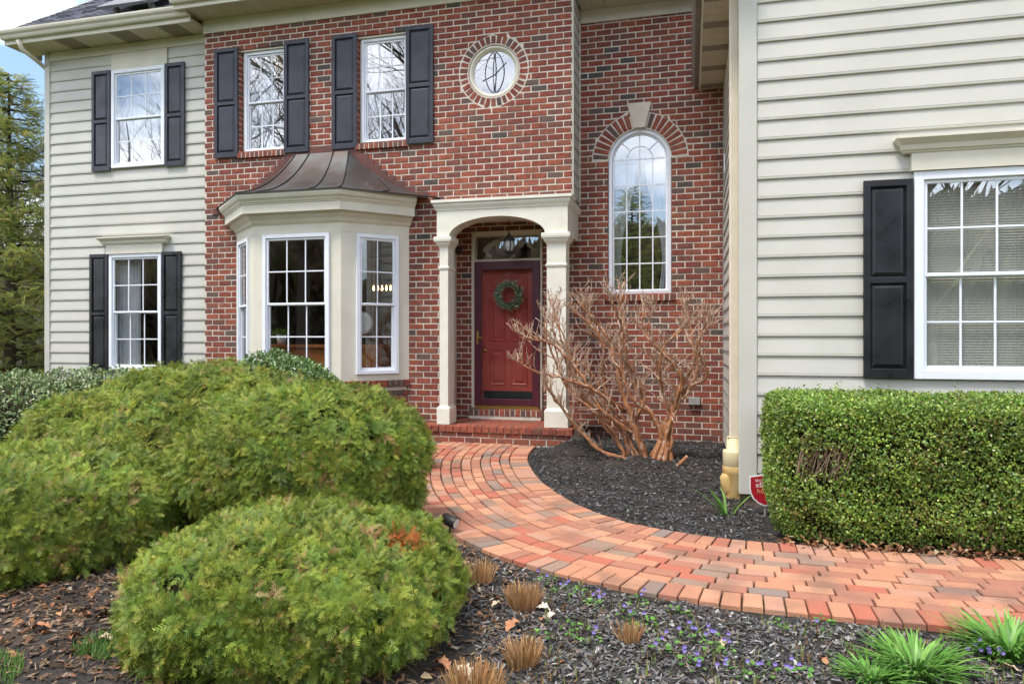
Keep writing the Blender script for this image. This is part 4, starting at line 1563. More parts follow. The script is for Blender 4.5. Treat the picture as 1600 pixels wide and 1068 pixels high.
# walkway: bedding strip and pavers, header courses on both edges
pb = MB()
vs = []
for i in range(0, len(IC), 4):
    for d in (.008, PW - .008):
        q = IC[i] + IN[i] * d
        vs.append((q.x, q.y, gz(q.y) + .004))
        vs.append((q.x, q.y, gz(q.y) - .12))
fs = []
for i in range(len(vs) // 4 - 1):
    a = 4 * i
    fs += [(a, a + 2, a + 6, a + 4), (a + 1, a, a + 4, a + 5), (a + 2, a + 3, a + 7, a + 6)]
pb.add(vs, fs)
path = tag(pb.build('path', M['joint']), kind='structure')
PV = []
def course(d0, d1, length, phase):
    """pavers along the offset curve between offsets d0 and d1"""
    dm = (d0 + d1) / 2
    C = [IC[i] + IN[i] * dm for i in range(len(IC))]
    S = [0]
    for i in range(1, len(C)): S.append(S[-1] + (C[i] - C[i - 1]).length)
    def pt(s, d):
        i = int(np.searchsorted(S, s)) - 1
        i = min(max(i, 0), len(C) - 2)
        t = (s - S[i]) / max(1e-6, S[i + 1] - S[i])
        return IC[i].lerp(IC[i + 1], t) + IN[i].lerp(IN[i + 1], t) * d
    s = phase
    while s < S[-1] - length:
        L = length * random.uniform(.985, 1.0)
        q = [pt(s + .003, d0 + .0045), pt(s + L - .005, d0 + .0045), pt(s + L - .005, d1 - .0055), pt(s + .003, d1 - .0055)]
        cen = sum(q, Vector()) / 4
        if cen.y < 8.50:
            yaw = random.gauss(0, .006)
            j = Vector((random.gauss(0, .0012), random.gauss(0, .0012), 0))
            zt = gz(cen.y) + .034 + random.gauss(0, .0022)
            tx, ty = random.gauss(0, .006), random.gauss(0, .006)
            top = []
            for p in q:
                r = p - cen
                r = Vector((r.x * cos(yaw) - r.y * sin(yaw), r.x * sin(yaw) + r.y * cos(yaw), 0))
                top.append(Vector((cen.x + r.x + j.x, cen.y + r.y + j.y, zt + r.x * tx + r.y * ty)))
            PV.append((top, cen))
        s += length
course(0, .203, .104, 0.02)
for k in range(8):
    course(.205 + k * .1045, .205 + (k + 1) * .1045, .208, (.104 if k % 2 else 0) + random.uniform(-.01, .01))
course(.205 + 8 * .1045 + .002, .205 + 8 * .1045 + .205, .105, .05)
def pv_score(p):
    c = p[1]
    t = depth(c)
    if t < .5: return 0
    u = 800 + F * (c.x * CA + c.y * SA) / t
    v = V0 + F * H / t
    if not (640 < u < 1610 and v < 1068): return 0
    hid = (c.x > .75 and c.y > 4.97)
    return 0 if hid else 1 / t ** 3
PV.sort(key=pv_score, reverse=True)
rest = MB()
for i, (top, cen) in enumerate(PV):
    mi = random.choices(range(7), PAVW)[0]
    c = .005
    cz = sum((p.z for p in top)) / 4
    rc = Vector((cen.x, cen.y, cz))
    bot = [p - Vector((0, 0, .055)) for p in top]
    mid = [p - Vector((0, 0, c)) for p in top]
    ins_ = []
    for k2, p in enumerate(top):
        e, f2 = (top[(k2 + 1) % 4] - p).normalized(), (top[k2 - 1] - p).normalized()
        ins_.append(p + (e + f2) * c * .8)
    vs = bot + mid + ins_
    fs = [(11, 10, 9, 8)]
    for k2 in range(4):
        j = (k2 + 1) % 4
        fs += [(4 + k2, 4 + j, j, k2), (8 + k2, 8 + j, 4 + j, 4 + k2)]
    if i < 300:
        me = bpy.data.meshes.new('paver')
        me.from_pydata([tuple(p - rc) for p in vs], [], fs)
        me.materials.append(M['pavers'][mi])
        o = bpy.data.objects.new('paver', me)
        o.location = rc
        link(o, path)
    else:
        rest.add(vs, fs, mi)
if rest.v: tag(rest.build('paving', M['pavers'], path), kind='stuff')

# ================================================================== VEGETATION
def pal(n, cols, wts):
    cols = np.array(cols)
    w_ = np.array(wts, float); w_ /= w_.sum()
    c = cols[RNG.choice(len(cols), n, p=w_)]
    return np.clip(c * RNG.uniform(.78, 1.22, (n, 1)) * RNG.uniform(.93, 1.07, (n, 3)), 0, 1)

def sprig(n=9, ang=52, nl=.30, wd=.05, droop=.0, seed=0):
    """flat conifer sprig: stem along +x with needles on both sides"""
    rg = np.random.default_rng(seed)
    v, t, m = [], [], []
    def tri(p, q, r, tip):
        o = len(v); v.extend([p, q, r]); t.append((o, o + 1, o + 2)); m.extend([tip * .4, tip * .4, tip])
    tri((0, -.016, 0), (0, .016, 0), (.95, 0, -droop), 0)
    for i in range(n):
        x = .08 + .88 * i / (n - 1)
        L = nl * (1 - .55 * (i / (n - 1)) ** 2) * rg.uniform(.85, 1.1)
        for s in (-1, 1):
            a = radians(ang * (1 - .35 * i / n)) + rg.normal(0, .10)
            zz = -droop * x * x + .0
            dz = rg.normal(.05, .07)
            ex, ey = x + L * cos(a), s * L * sin(a)
            px, py = -sin(a) * s * wd * .5, cos(a) * wd * .5
            tri((x - px, 0 - py * 0 - .0, zz), (x + L * .45 * cos(a) + abs(px) * .9, s * L * .45 * sin(a) - s * wd * .25, zz + dz * .3 + .02), (ex, ey, zz + dz * L), .25 + .75 * i / n)
            tri((x - px, 0, zz), (ex, ey, zz + dz * L), (x + L * .45 * cos(a) - abs(px) * .9, s * L * .45 * sin(a) + s * wd * .25, zz + dz * .3 - .01), .25 + .75 * i / n)
    return np.array(v, float), np.array(t), np.array(m, float)

def sprig1(n, ang, nl, wd, seed):
    rg = np.random.default_rng(seed)
    v, t, m = [], [], []
    def tri(p, q, r, a, b):
        o = len(v); v.extend([p, q, r]); t.append((o, o + 1, o + 2)); m.extend([a, a, b])
    tri((0, -.02, 0), (0, .02, 0), (1.02, 0, -.04), 0, .6)
    for i in range(n):
        x = .06 + .9 * i / (n - 1)
        L = nl * (1 - .45 * (i / (n - 1)) ** 2) * rg.uniform(.8, 1.15)
        for sd in (-1, 1):
            a = radians(ang * (1 - .3 * i / n)) + rg.normal(0, .13)
            dz = rg.normal(.12, .16)
            tri((x - wd * .5, sd * .01, 0), (x + wd * .5, sd * .01, .01), (x + L * cos(a), sd * L * sin(a), dz * L), .15 + .3 * i / n, .35 + .65 * i / n)
    return np.array(v, float), np.array(t), np.array(m, float)
YEWT = [sprig1(6, 54, .44, .125, s) for s in range(5)]
def ovate(l=1.0, w_=.5, fold=.12, curl=.1):
    v = np.array([(0, 0, 0), (.35 * l, w_ * .5, fold), (.35 * l, 0, 0), (.35 * l, -w_ * .5, fold), (.75 * l, w_ * .36, fold * .7 - curl * .4), (.75 * l, -w_ * .36, fold * .7 - curl * .4), (l, 0, -curl)], float)
    t = np.array([(0, 2, 1), (0, 3, 2), (1, 2, 4), (2, 6, 4), (2, 3, 5), (2, 5, 6)])
    return v, t, np.zeros(7)

def mound_pts(n, c, rx, ry, rz, rot=0.0, pw=2.3, lump=.05, zmin=.02, seed=0, lo=.86):
    """points and normals on a lumpy superellipsoid; only above zmin"""
    rg = np.random.default_rng(seed + 5)
    d = norm(rg.normal(size=(n * 2, 3)))
    # even out by area-ish weighting
    k = (np.abs(d) ** pw).sum(1) ** (-1 / pw)
    q = d * k[:, None]
    l = 1 + lump * (np.sin(q[:, 0] * 5 + seed) * np.sin(q[:, 1] * 4.3 + 2 * seed) + .6 * np.sin(q[:, 2] * 7 + q[:, 0] * 6 + seed * 3) + .5 * np.sin(q[:, 0] * 13 + q[:, 1] * 11) + .55 * np.sin(q[:, 0] * 21 + 3 * np.sin(q[:, 2] * 9 + seed)) * np.sin(q[:, 1] * 19 + q[:, 2] * 17))
    q = q * l[:, None]
    nn = norm(np.sign(d) * np.abs(q) ** (pw - 1) / np.array([rx, ry, rz]))
    shell = 1 - (1 - lo) * rg.random(len(q)) ** 2.2
    P = q * np.array([rx, ry, rz]) * shell[:, None]
    cr_, sr_ = cos(rot), sin(rot)
    R_ = np.array([[cr_, -sr_, 0], [sr_, cr_, 0], [0, 0, 1]])
    P = P @ R_.T + np.array(c)
    nn = nn @ R_.T
    ok = P[:, 2] > zmin
    return P[ok][:n], nn[ok][:n]

def core_mesh(name, c, rx, ry, rz, rot, pw, seed, parent, k=.84, lump=.05):  # solid filler behind the leaves, coloured dark as painted shade
    mb = MB()
    nu, nv = 28, 14
    for j in range(nv + 1):
        for i in range(nu):
            t, f2 = 2 * pi * i / nu, pi * j / nv - pi / 2
            d = np.array([cos(t) * cos(f2), sin(t) * cos(f2), sin(f2)])
            q = d * (np.abs(d) ** pw).sum() ** (-1 / pw)
            q = q * (1 + lump * (sin(q[0] * 5 + seed) * sin(q[1] * 4.3 + 2 * seed) + .6 * sin(q[2] * 7 + q[0] * 6 + seed * 3))) * k
            x, y, z = q * np.array([rx, ry, rz])
            mb.v.append((c[0] + x * cos(rot) - y * sin(rot), c[1] + x * sin(rot) + y * cos(rot), max(-.03, c[2] + z)))
    for j in range(nv):
        for i in range(nu):
            i2 = (i + 1) % nu
            mb.f.append((j * nu + i, j * nu + i2, (j + 1) * nu + i2, (j + 1) * nu + i)); mb.m.append(0)
    return mb.build(name, M['core'], parent, True)

GREEN = [(.185, .265, .042), (.135, .22, .038), (.245, .305, .048), (.09, .165, .034), (.30, .32, .06)]
def yew(c, rx, ry, rz, lab, n, seed, zmin=.03, size=.085, pw=2.3, dead=(), rot=ANG, wts=(30, 28, 20, 16, 6), stems=True):
    root = empty('yew_shrub', (c[0], c[1], 0), lab, 'shrub', 'clipped yew shrubs beside the walk')
    core_mesh('dark_core', c, rx, ry, rz, rot, pw, seed, root, .86)
    P, N = mound_pts(n, c, rx, ry, rz, rot, pw, .04, zmin, seed, .90)
    th_ = vnoise(P[:, 0] + .6 * P[:, 2], P[:, 1] * 1.2 - P[:, 2], 9.0, seed) + .7 * vnoise(P[:, 0] - P[:, 2], P[:, 1] + P[:, 2], 21.0, seed + 3)
    kp_ = RNG.random(len(P)) > np.clip((th_ - .25) * 1.5, 0, .90)
    P, N = P[kp_], N[kp_]
    K = 7                                                  # sprigs per spray
    m_ = len(P)
    tang = norm(np.cross(N, RNG.normal(size=(m_, 3))))
    Dc = norm(N * RNG.uniform(.2, .75, (m_, 1)) + tang * RNG.uniform(.4, 1.0, (m_, 1)) + np.array([0, 0, 1.0]) * RNG.uniform(-.2, .25, (m_, 1)))
    Sc = norm(np.cross(N + .3 * RNG.normal(size=(m_, 3)), Dc))
    fr_ = np.tile(np.arange(K) / (K - 1), m_)
    sg_ = np.tile(np.where(np.arange(K) % 2, 1.0, -1.0) * np.where(np.arange(K) == K - 1, 0, 1), m_)
    rp_ = lambda q: np.repeat(q, K, 0)
    S = rp_(RNG.uniform(.8, 1.2, m_)) * size * RNG.uniform(.75, 1.15, m_ * K) * (1.1 - .35 * fr_)
    P = rp_(P) + rp_(Dc) * ((fr_ - .65) * size * 1.5)[:, None] + RNG.normal(0, .004, (m_ * K, 3))
    an_ = sg_ * RNG.uniform(.55, 1.0, m_ * K)
    D = norm(rp_(Dc) * np.cos(an_)[:, None] + rp_(Sc) * np.sin(an_)[:, None] + RNG.normal(0, .12, (m_ * K, 3)))
    N = rp_(N)
    U = norm(N + .35 * RNG.normal(size=N.shape))
    k = len(P)
    C = rp_(pal(m_, GREEN, wts)) * RNG.uniform(.88, 1.12, (k, 1))
    patch = np.clip(.5 + .6 * vnoise(P[:, 0] * 1 + P[:, 2], P[:, 1] + P[:, 2], 2.2, seed), 0, 1)[:, None]
    C = C * (.80 + .40 * patch)
    tip = C * np.array([2.0, 1.65, 1.3]) + np.array([.04, .03, .003])          # fresh yellow-green tips, brightened further to look strongly lit
    C = C * np.array([.58, .68, .75])                                       # older needles, darkened further to paint shade into the gaps
    # dead, straw and rust-coloured tips
    straw = np.repeat(RNG.random(m_) < .018, K) | (RNG.random(k) < .02)
    C[straw] = pal(straw.sum(), [(.33, .24, .09), (.36, .20, .07), (.27, .18, .08)], [3, 2, 2]); tip[straw] = C[straw] * 1.1
    for (q, rad, col) in dead:
        dd = np.linalg.norm(P - np.array(q), axis=1) < rad * RNG.uniform(.3, 1.1, k)
        C[dd] = pal(dd.sum(), [col, (col[0] * .8, col[1] * .7, col[2] * .7)], [2, 1]); tip[dd] = C[dd]
    V, T, tc_ = scatter(YEWT, P, D, U, S, C, tip)
    tag(np_object('foliage', V, T, M['needle'], root, tc_), kind='stuff')
    if stems:
        for i in range(6):
            a = 2 * pi * i / 6 + seed
            mb = MB()
            b0 = Vector((c[0] + .12 * cos(a), c[1] + .12 * sin(a), -.02))
            b1 = Vector((c[0] + rx * .75 * cos(a), c[1] + ry * .75 * sin(a), c[2] * .9))
            mb.tube([b0, b0.lerp(b1, .4) + Vector((0, 0, .05)), b0.lerp(b1, .75) + Vector((0, 0, .02)), b1], [.022, .018, .012, .007], 6)
            mb.build('stem', M['barkdark'], root)
    return root

RUST, STRAW = (.50, .16, .035), (.48, .36, .16)
c1 = lat(-1.02, 3.44); c2 = lat(-1.50, 5.12); c3 = lat(-3.05, 7.25); c4 = lat(-3.30, 4.75)
def mp_(c, rx, ry, rz, az, el, rot=ANG, pw=2.3):
    d = np.array([cos(az) * cos(el), sin(az) * cos(el), sin(el)])
    q = d * (np.abs(d) ** pw).sum() ** (-1 / pw) * np.array([rx, ry, rz])
    return (c[0] + q[0] * cos(rot) - q[1] * sin(rot), c[1] + q[0] * sin(rot) + q[1] * cos(rot), c[2] + q[2])
Y1 = (c1[0], c1[1], .205)
yew(Y1, .745, .70, .325, 'low rounded yew shrub nearest the viewer with rust-coloured tips', 5800, 1, .03, .058, 2.4,
    dead=[(mp_(Y1, .745, .70, .325, -.35, .85), .10, RUST), (mp_(Y1, .745, .70, .325, -.2, .75), .07, RUST), (mp_(Y1, .745, .70, .325, -.5, 1.0), .06, (.5, .3, .15)), (mp_(Y1, .745, .70, .325, 2.2, 1.0), .09, (.5, .32, .15)), (mp_(Y1, .745, .70, .325, 1.0, 1.05), .07, STRAW), (mp_(Y1, .745, .70, .325, -1.5, .5), .06, STRAW), (mp_(Y1, .745, .70, .325, -2.6, .25), .10, (.45, .3, .14))])
Y2 = (c2[0], c2[1], .48)
yew(Y2, .88, .70, .56, 'rounded yew shrub overhanging the curve of the brick walk', 5400, 2, .05, .066, 2.3)
Y3 = (c3[0], c3[1], .26)
yew(Y3, 2.15, 1.0, .90, 'largest yew mound in front of the bay window', 6200, 3, .05, .073, 1.62, wts=(28, 22, 26, 10, 14))
Y4 = (c4[0], c4[1], .20)
yew(Y4, 1.02, 1.0, .46, 'sprawling yew shrub at the left edge of the bed', 5600, 4, .04, .065, 2.3, wts=(30, 24, 24, 14, 8),
    dead=[(mp_(Y4, 1.02, 1.0, .46, -1.9, .9), .05, RUST), (mp_(Y4, 1.02, 1.0, .46, -1.4, .7), .05, (.5, .32, .1))])

# broadleaf evergreens by the house
OV = [ovate(1, .5, .1, .12), ovate(1, .42, .14, .05), ovate(1, .56, .06, .2)]
def holly(c, rx, ry, rz, lab, n, seed, cols, size, zmin=.05, cat='shrub', pw=2.0, mat='gloss', group='broadleaf evergreens against the house', lump=.10, up=.4, lo=.78, corek=.74, name='holly_shrub'):
    root = empty(name, (c[0], c[1], 0), lab, cat, group)
    core_mesh('dark_core', c, rx, ry, rz, ANG, pw, seed, root, corek, lump)
    P, N = mound_pts(n, c, rx, ry, rz, ANG, pw, lump, zmin, seed, lo)
    k = len(P)
    D = norm(N * .5 + RNG.normal(size=(k, 3)) * .75 + np.array([0, 0, up]))
    U = norm(N + .7 * RNG.normal(size=(k, 3)) + np.array([0, 0, .6]))
    C = pal(k, *cols)
    V, T, tc_ = scatter(OV, P, D, U, RNG.uniform(.7, 1.2, k) * size, C)
    tag(np_object('foliage', V, T, M[mat], root, tc_), kind='stuff')
    for i in range(5):
        a = 2 * pi * i / 5 + seed
        mb = MB()
        mb.tube([(c[0] + .06 * cos(a), c[1] + .06 * sin(a), -.02), (c[0] + rx * .3 * cos(a), c[1] + ry * .3 * sin(a), c[2] * .8), (c[0] + rx * .6 * cos(a), c[1] + ry * .6 * sin(a), c[2] + rz * .5)], [.018, .013, .006], 6)
        mb.build('stem', M['barkdark'], root)
    return root
HG = ([(.14, .24, .06), (.09, .17, .045), (.23, .32, .12), (.32, .40, .20), (.06, .11, .035)], [28, 26, 20, 9, 15])
HV = ([(.20, .28, .085), (.13, .20, .065), (.32, .38, .17), (.46, .49, .30), (.08, .13, .05), (.17, .28, .12)], [26, 22, 22, 12, 8, 10])
h1 = lat(-2.53, 7.55)
holly((h1[0], h1[1], .64), .80, .62, .60, 'glossy rounded holly shrub in front of the bay window', 15000, 5, HG, .042, lump=.05, lo=.85, corek=.84)
h2 = at(135, 640, 8.1)
holly((h2[0], h2[1], .42), 1.0, .62, .56, 'pale variegated shrub under the left window', 8000, 6, HV, .048)
h3 = at(20, 650, 7.4)
holly((h3[0], h3[1], .38), 1.15, .75, .54, 'blue-green variegated shrub at the left edge', 8500, 7, HV, .05)
h4 = at(235, 620, 8.0)
holly((h4[0], h4[1], .46), .7, .5, .56, 'variegated shrub below the left wing window, half hidden by yew', 5000, 8, HV, .046)

# clipped box hedge in front of the right wing
HX0, HX1, HY0, HY1, HZ = .56, 3.3, 5.03, 6.02, 1.0
hedge = empty('box_hedge', (1.9, 5.5, 0), 'clipped box hedge with a bare twiggy patch in front of the right wing', 'hedge')
hc = MB()
hc.box(HX0 + .10, HX1 - .06, HY0 + .10, HY1 - .06, .05, HZ - .10)
hco = hc.build('dark_core', M['core'], hedge)  # solid block, its dark colour painting the shade between hedge leaves
bevel(hco, .12, 3)
def hedge_pts(n, kind):
    if kind == 'front': P = np.stack([RNG.uniform(HX0, HX1, n), np.full(n, HY0), RNG.uniform(.04, HZ, n)], 1); N = np.tile([0, -1., 0], (n, 1))
    elif kind == 'top': P = np.stack([RNG.uniform(HX0, HX1, n), RNG.uniform(HY0, HY1, n), np.full(n, HZ)], 1); N = np.tile([0, 0, 1.], (n, 1))
    else: P = np.stack([np.full(n, HX0), RNG.uniform(HY0, HY1, n), RNG.uniform(.04, HZ, n)], 1); N = np.tile([-1., 0, 0], (n, 1))
    return P, N
PN = [hedge_pts(42000, 'front'), hedge_pts(27000, 'top'), hedge_pts(15000, 'side')]
P = np.concatenate([p for p, _ in PN]); N = np.concatenate([n_ for _, n_ in PN])
# round the edges and make the clipped faces uneven
ctr = np.array([(HX0 + HX1) / 2, (HY0 + HY1) / 2, .5])
rd_ = .13
cl = np.stack([np.clip(P[:, 0], HX0 + rd_, HX1 - rd_), np.clip(P[:, 1], HY0 + rd_, HY1 - rd_), np.clip(P[:, 2], -1, HZ - rd_)], 1)
dv = P - cl
ln = np.maximum(1e-6, np.linalg.norm(dv, axis=1, keepdims=True))
N = dv / ln
bump_ = .030 * vnoise(P[:, 0] + P[:, 1], P[:, 2] + P[:, 1], 6, 1) + .012 * vnoise(P[:, 0] - P[:, 1], P[:, 2] * 1.3, 17, 3)
inset = RNG.random(len(P)) ** 1.8 * .11
belly = np.where(P[:, 2] < .22, (.22 - P[:, 2]) * .35, 0)
P = cl + N * (rd_ + bump_ - inset - belly)[:, None]
bp_ = np.array([(ux(1285, HY0)), HY0, at(1285, 722, HY0).z])
dd = np.sqrt(((P[:, 0] - bp_[0]) / .19) ** 2 + ((P[:, 2] - bp_[2]) / .15) ** 2 + ((P[:, 1] - bp_[1]) / .3) ** 2)
keep = RNG.random(len(P)) < np.clip((dd - .35) * 1.3, .10, 1)
thin = vnoise(P[:, 0] * 1.1, P[:, 2] * 1.5, 5.2, 6) + .5 * vnoise(P[:, 0], P[:, 2], 14, 8)
keep &= ~((thin > .62) & (RNG.random(len(P)) < .55) & (P[:, 2] < .85))
P, N = P[keep], N[keep]
k = len(P)
D = norm(N * .45 + RNG.normal(size=(k, 3)) * .8 + np.array([0, 0, .25]))
U = norm(N * .9 + RNG.normal(size=(k, 3)) * .6 + np.array([0, 0, .3]))
C = pal(k, [(.205, .32, .047), (.13, .235, .038), (.28, .38, .055), (.085, .16, .034), (.34, .41, .075), (.30, .21, .08)], [30, 26, 22, 12, 8, 4])
BX = [ovate(1, .62, .08, .1), ovate(1, .55, .12, .02), ovate(1, .7, .03, .15)]
C *= (.82 + .36 * np.clip(.5 + .7 * vnoise(P[:, 0] + P[:, 1] * .7, P[:, 2] - P[:, 1] * .5, 3.3, 12), 0, 1))[:, None]
dull = (vnoise(P[:, 0] * 1.2, P[:, 2] * 1.6 + P[:, 1], 4.1, 15) > .35) & (RNG.random(k) < .35) & (P[:, 2] < .9)
C[dull] = C[dull] * np.array([1.1, .78, 1.1]) + np.array([.03, .01, .01])
V, T, tc_ = scatter(BX, P, D, U, RNG.uniform(.7, 1.25, k) * .0205, C)
tag(np_object('foliage', V, T, M['gloss'], hedge, tc_), kind='stuff')
sp_, sd_ = [], []
for i in range(26):
    x, y = random.uniform(HX0 + .1, HX1 - .1), random.uniform(HY0 + .1, HY1 - .1)
    for j in range(random.randint(5, 11)):
        sp_.append((x + random.gauss(0, .012), y + random.gauss(0, .012), HZ + j * .009)); a = random.uniform(0, 6.3); sd_.append((cos(a), sin(a), .6))
k = len(sp_)
V, T, tc_ = scatter(BX, np.array(sp_), np.array(sd_), np.tile([0, 0, 1.0], (k, 1)) + RNG.normal(0, .2, (k, 3)), RNG.uniform(.018, .028, k), pal(k, [(.20, .32, .05), (.27, .37, .06)], [1, 1]))
tag(np_object('shoots', V, T, M['gloss'], hedge, tc_), kind='stuff')
tw = MB()
for i in range(70):
    a = random.uniform(-.17, .15); h0 = random.uniform(-.17, .0)
    p = Vector((bp_[0] + a, HY0 + random.uniform(.02, .1), bp_[2] + h0))
    L = random.uniform(.12, .26)
    q = p + Vector((random.uniform(-.2, .45) * L + .02, -random.uniform(.0, .05), L))
    tw.tube([p, p.lerp(q, .5) + Vector((random.gauss(0, .008), -.01, 0)), q], [.0035, .0025, .0012], 4)
for i in range(14):
    x = HX0 + .3 + random.random() * 2.2
    tw.tube([(x, HY0 + .15, -.02), (x + random.gauss(0, .06), HY0 + .08, .12), (x + random.gauss(0, .1), HY0 + .1, .35)], [.01, .008, .005], 5)
tag(tw.build('twigs', pmat('twig_tan', (.36, .26, .18), (.26, .18, .12), 30, .8), hedge), kind='stuff')

# ------------------------------------------------------------------ bare crape myrtle beside the door
def smooth_path(P, step=.05):
    P = [Vector(p) for p in P]
    if len(P) < 3: return P
    Q = [P[0] * 2 - P[1]] + P + [P[-1] * 2 - P[-2]]
    o = []
    for i in range(1, len(Q) - 2):
        n = max(1, int((Q[i + 1] - Q[i]).length / step))
        for k in range(n):
            t = k / n
            o.append(.5 * ((2 * Q[i]) + (Q[i + 1] - Q[i - 1]) * t + (2 * Q[i - 1] - 5 * Q[i] + 4 * Q[i + 1] - Q[i + 2]) * t * t + (3 * Q[i] - Q[i - 1] - 3 * Q[i + 1] + Q[i + 2]) * t ** 3))
    o.append(Q[-2])
    return o

SHY = 7.60
myrtle = empty('bare_shrub', (ux(1020, SHY), SHY, .1), 'leafless crape myrtle with peeling orange bark beside the front door', 'shrub')
def zpt(a, b, y):                                          # points read in the enlarged photo region
    return at(800 + a / 2.67, 380 + b / 2.67, y)
STEMS = [([(600, 945), (545, 860), (470, 640), (400, 400), (300, 270), (250, 190)], .042, .016, -.05),
         ([(640, 950), (640, 800), (690, 640), (700, 540), (560, 390), (540, 330), (580, 220)], .052, .012, .0),
         ([(655, 945), (630, 780), (720, 620), (770, 560), (770, 450), (810, 330), (830, 250)], .048, .011, .18),
         ([(580, 950), (480, 900), (370, 870), (250, 740), (160, 620), (130, 560)], .034, .010, -.25),
         ([(490, 950), (470, 780), (370, 690), (300, 560), (180, 430), (60, 390), (10, 340)], .036, .009, -.20),
         ([(470, 700), (420, 660), (300, 590), (130, 545), (40, 505), (20, 450)], .028, .009, -.32),
         ([(570, 930), (520, 760), (540, 620), (470, 480), (360, 380), (320, 300), (310, 200)], .036, .010, .15),
         ([(650, 900), (600, 740), (540, 660), (480, 500), (480, 370), (450, 280), (470, 140)], .036, .010, .05),
         ([(640, 930), (660, 760), (640, 640), (600, 520), (620, 440), (680, 380), (740, 300)], .030, .009, .28),
         ([(690, 640), (760, 480), (740, 350), (720, 240)], .024, .008, .1),
         ([(520, 800), (440, 760), (340, 700), (230, 600), (180, 480), (140, 380), (160, 280)], .030, .009, -.1),
         ([(470, 940), (440, 820), (300, 640), (240, 520), (200, 380), (150, 200)], .026, .008, .12)]
def bark_tube(name, pts, r0, r1, n=7):
    mb = MB()
    m = len(pts)
    rad = [(r0 + (r1 - r0) * (i / (m - 1)) ** .8) * (1 + .16 * sin(i * 1.9) + random.uniform(-.09, .09)) for i in range(m)]
    mb.tube(pts, rad, n)
    return mb
TW = MB()
def twig(p, d, L, r, lev):
    pts = [Vector(p)]
    d = Vector(d).normalized()
    n = 4 if lev < 2 else 3
    for i in range(n):
        d = (d + Vector((random.gauss(0, .13), random.gauss(0, .13), random.gauss(.07, .10)))).normalized()
        pts.append(pts[-1] + d * (L / n))
    TW.tube(pts, [r * (1 - .5 * i / n) for i in range(n + 1)], 5 if lev == 0 else 4, cap=False)
    if lev < 2:
        for i in range(1, n + 1):
            for _ in range(random.choice((0, 1, 1)) if lev else 1):
                dd = (d + Vector((random.gauss(0, .6), random.gauss(0, .5), random.gauss(.35, .3)))).normalized()
                twig(pts[i], dd, L * random.uniform(.35, .65), max(.0040, r * (1 - .6 * i / n) * .7), lev + 1)
for (pp_, r0, r1, dy) in [STEMS[i] for i in (0, 1, 2, 3, 4, 6, 7, 8, 10, 11)]:   # a second, thinner generation of stems
    sh_ = random.uniform(-45, 45)
    STEMS.append(([(a + sh_ * min(1, i / 2) + random.gauss(0, 16) * (i > 0), b + random.gauss(0, 14) * (i > 0) + (20 if i == len(pp_) - 1 else 0)) for i, (a, b) in enumerate(pp_)], r0 * .62, r1 * .85, -dy * .8 + random.uniform(-.15, .15)))
for si, (pp_, r0, r1, dy) in enumerate(STEMS):
    n = len(pp_)
    ph = random.uniform(0, 6)
    raw = [zpt(a, b, SHY + (dy * (i / (n - 1)) * 1.6 if i else random.uniform(-.06, .06)) + .05 * sin(i * 1.7 + ph)) for i, (a, b) in enumerate(pp_)]
    raw[0].z = min(raw[0].z, .12) if si not in (5, 9, 10) else raw[0].z
    pts = [p + Vector((random.gauss(0, .008), random.gauss(0, .008), random.gauss(0, .006))) for p in smooth_path(raw, .06)]
    bark_tube('stem', pts[:int(len(pts) * .93)], r0 * .86, r1 * 1.05, 8).build('stem', M['bark'], myrtle, True)
    pts = pts[:int(len(pts) * .93)]
    m = len(pts)
    for i in range(int(m * .38), m):
        if random.random() < .85:
            d = (pts[min(i + 1, m - 1)] - pts[i - 1]).normalized()
            side = Vector((random.gauss(0, .6), random.gauss(0, .6), random.gauss(.45, .35)))
            rr_ = r0 + (r1 - r0) * i / m
            twig(pts[i], d * .5 + side, random.uniform(.09, .27), min(.0085, rr_ * .55), random.choice((0, 1, 1)))
    for _ in range(4):
        twig(pts[-1], (pts[-1] - pts[-3]).normalized() + Vector((random.gauss(0, .5), random.gauss(0, .5), .2)), random.uniform(.08, .19), .0070, 0)
# flared base, stub, peeling strips
bs = MB()
b0 = zpt(625, 955, SHY)
for i in range(9):
    a = 2 * pi * i / 9
    bs.tube([(b0.x + .19 * cos(a), b0.y + .14 * sin(a), .05), (b0.x + .10 * cos(a + .2), b0.y + .08 * sin(a + .2), .13 + .03 * sin(i * 2)), (b0.x + .06 * cos(a + .5) + .02, b0.y + .05 * sin(a + .5), .22 + .09 * random.random()), (b0.x + .04 * cos(a + .7) + .025, b0.y + .03 * sin(a + .7), .36 + .1 * random.random())], [.022, .034, .030, .012], 7)
bs.build('root_flare', M['bark'], myrtle, True)
mb = bark_tube('stub', [zpt(660, 955, SHY - .15), zpt(700, 920, SHY - .2), zpt(732, 886, SHY - .22)], .028, .018)
mb.build('stub', M['bark'], myrtle, True)
pe = MB()
for _ in range(150):
    st_ = random.choice(STEMS)
    k = random.randrange(len(st_[0]) - 1)
    a, b = st_[0][k], st_[0][k + 1]
    t = random.random()
    p = zpt(a[0] + (b[0] - a[0]) * t, a[1] + (b[1] - a[1]) * t, SHY + st_[3] * 1.6 * (k + t) / (len(st_[0]) - 1) - st_[1] * .9)
    if p.z < .12: continue
    d = Vector((random.gauss(0, .3), -.25, random.gauss(0, 1))).normalized() * random.uniform(.03, .09)
    s_ = Vector((.008, -.004, 0)) * random.uniform(.6, 1.4)
    pe.add([p - s_, p + s_, p + d + s_ * .4 + Vector((0, -.015, 0)), p + d - s_ * .4 + Vector((0, -.015, 0))], [(0, 1, 2, 3)])
tag(pe.build('peeling_bark', pmat('bark_strip', (.48, .34, .25), (.34, .15, .07), 40, .8), myrtle), kind='stuff')
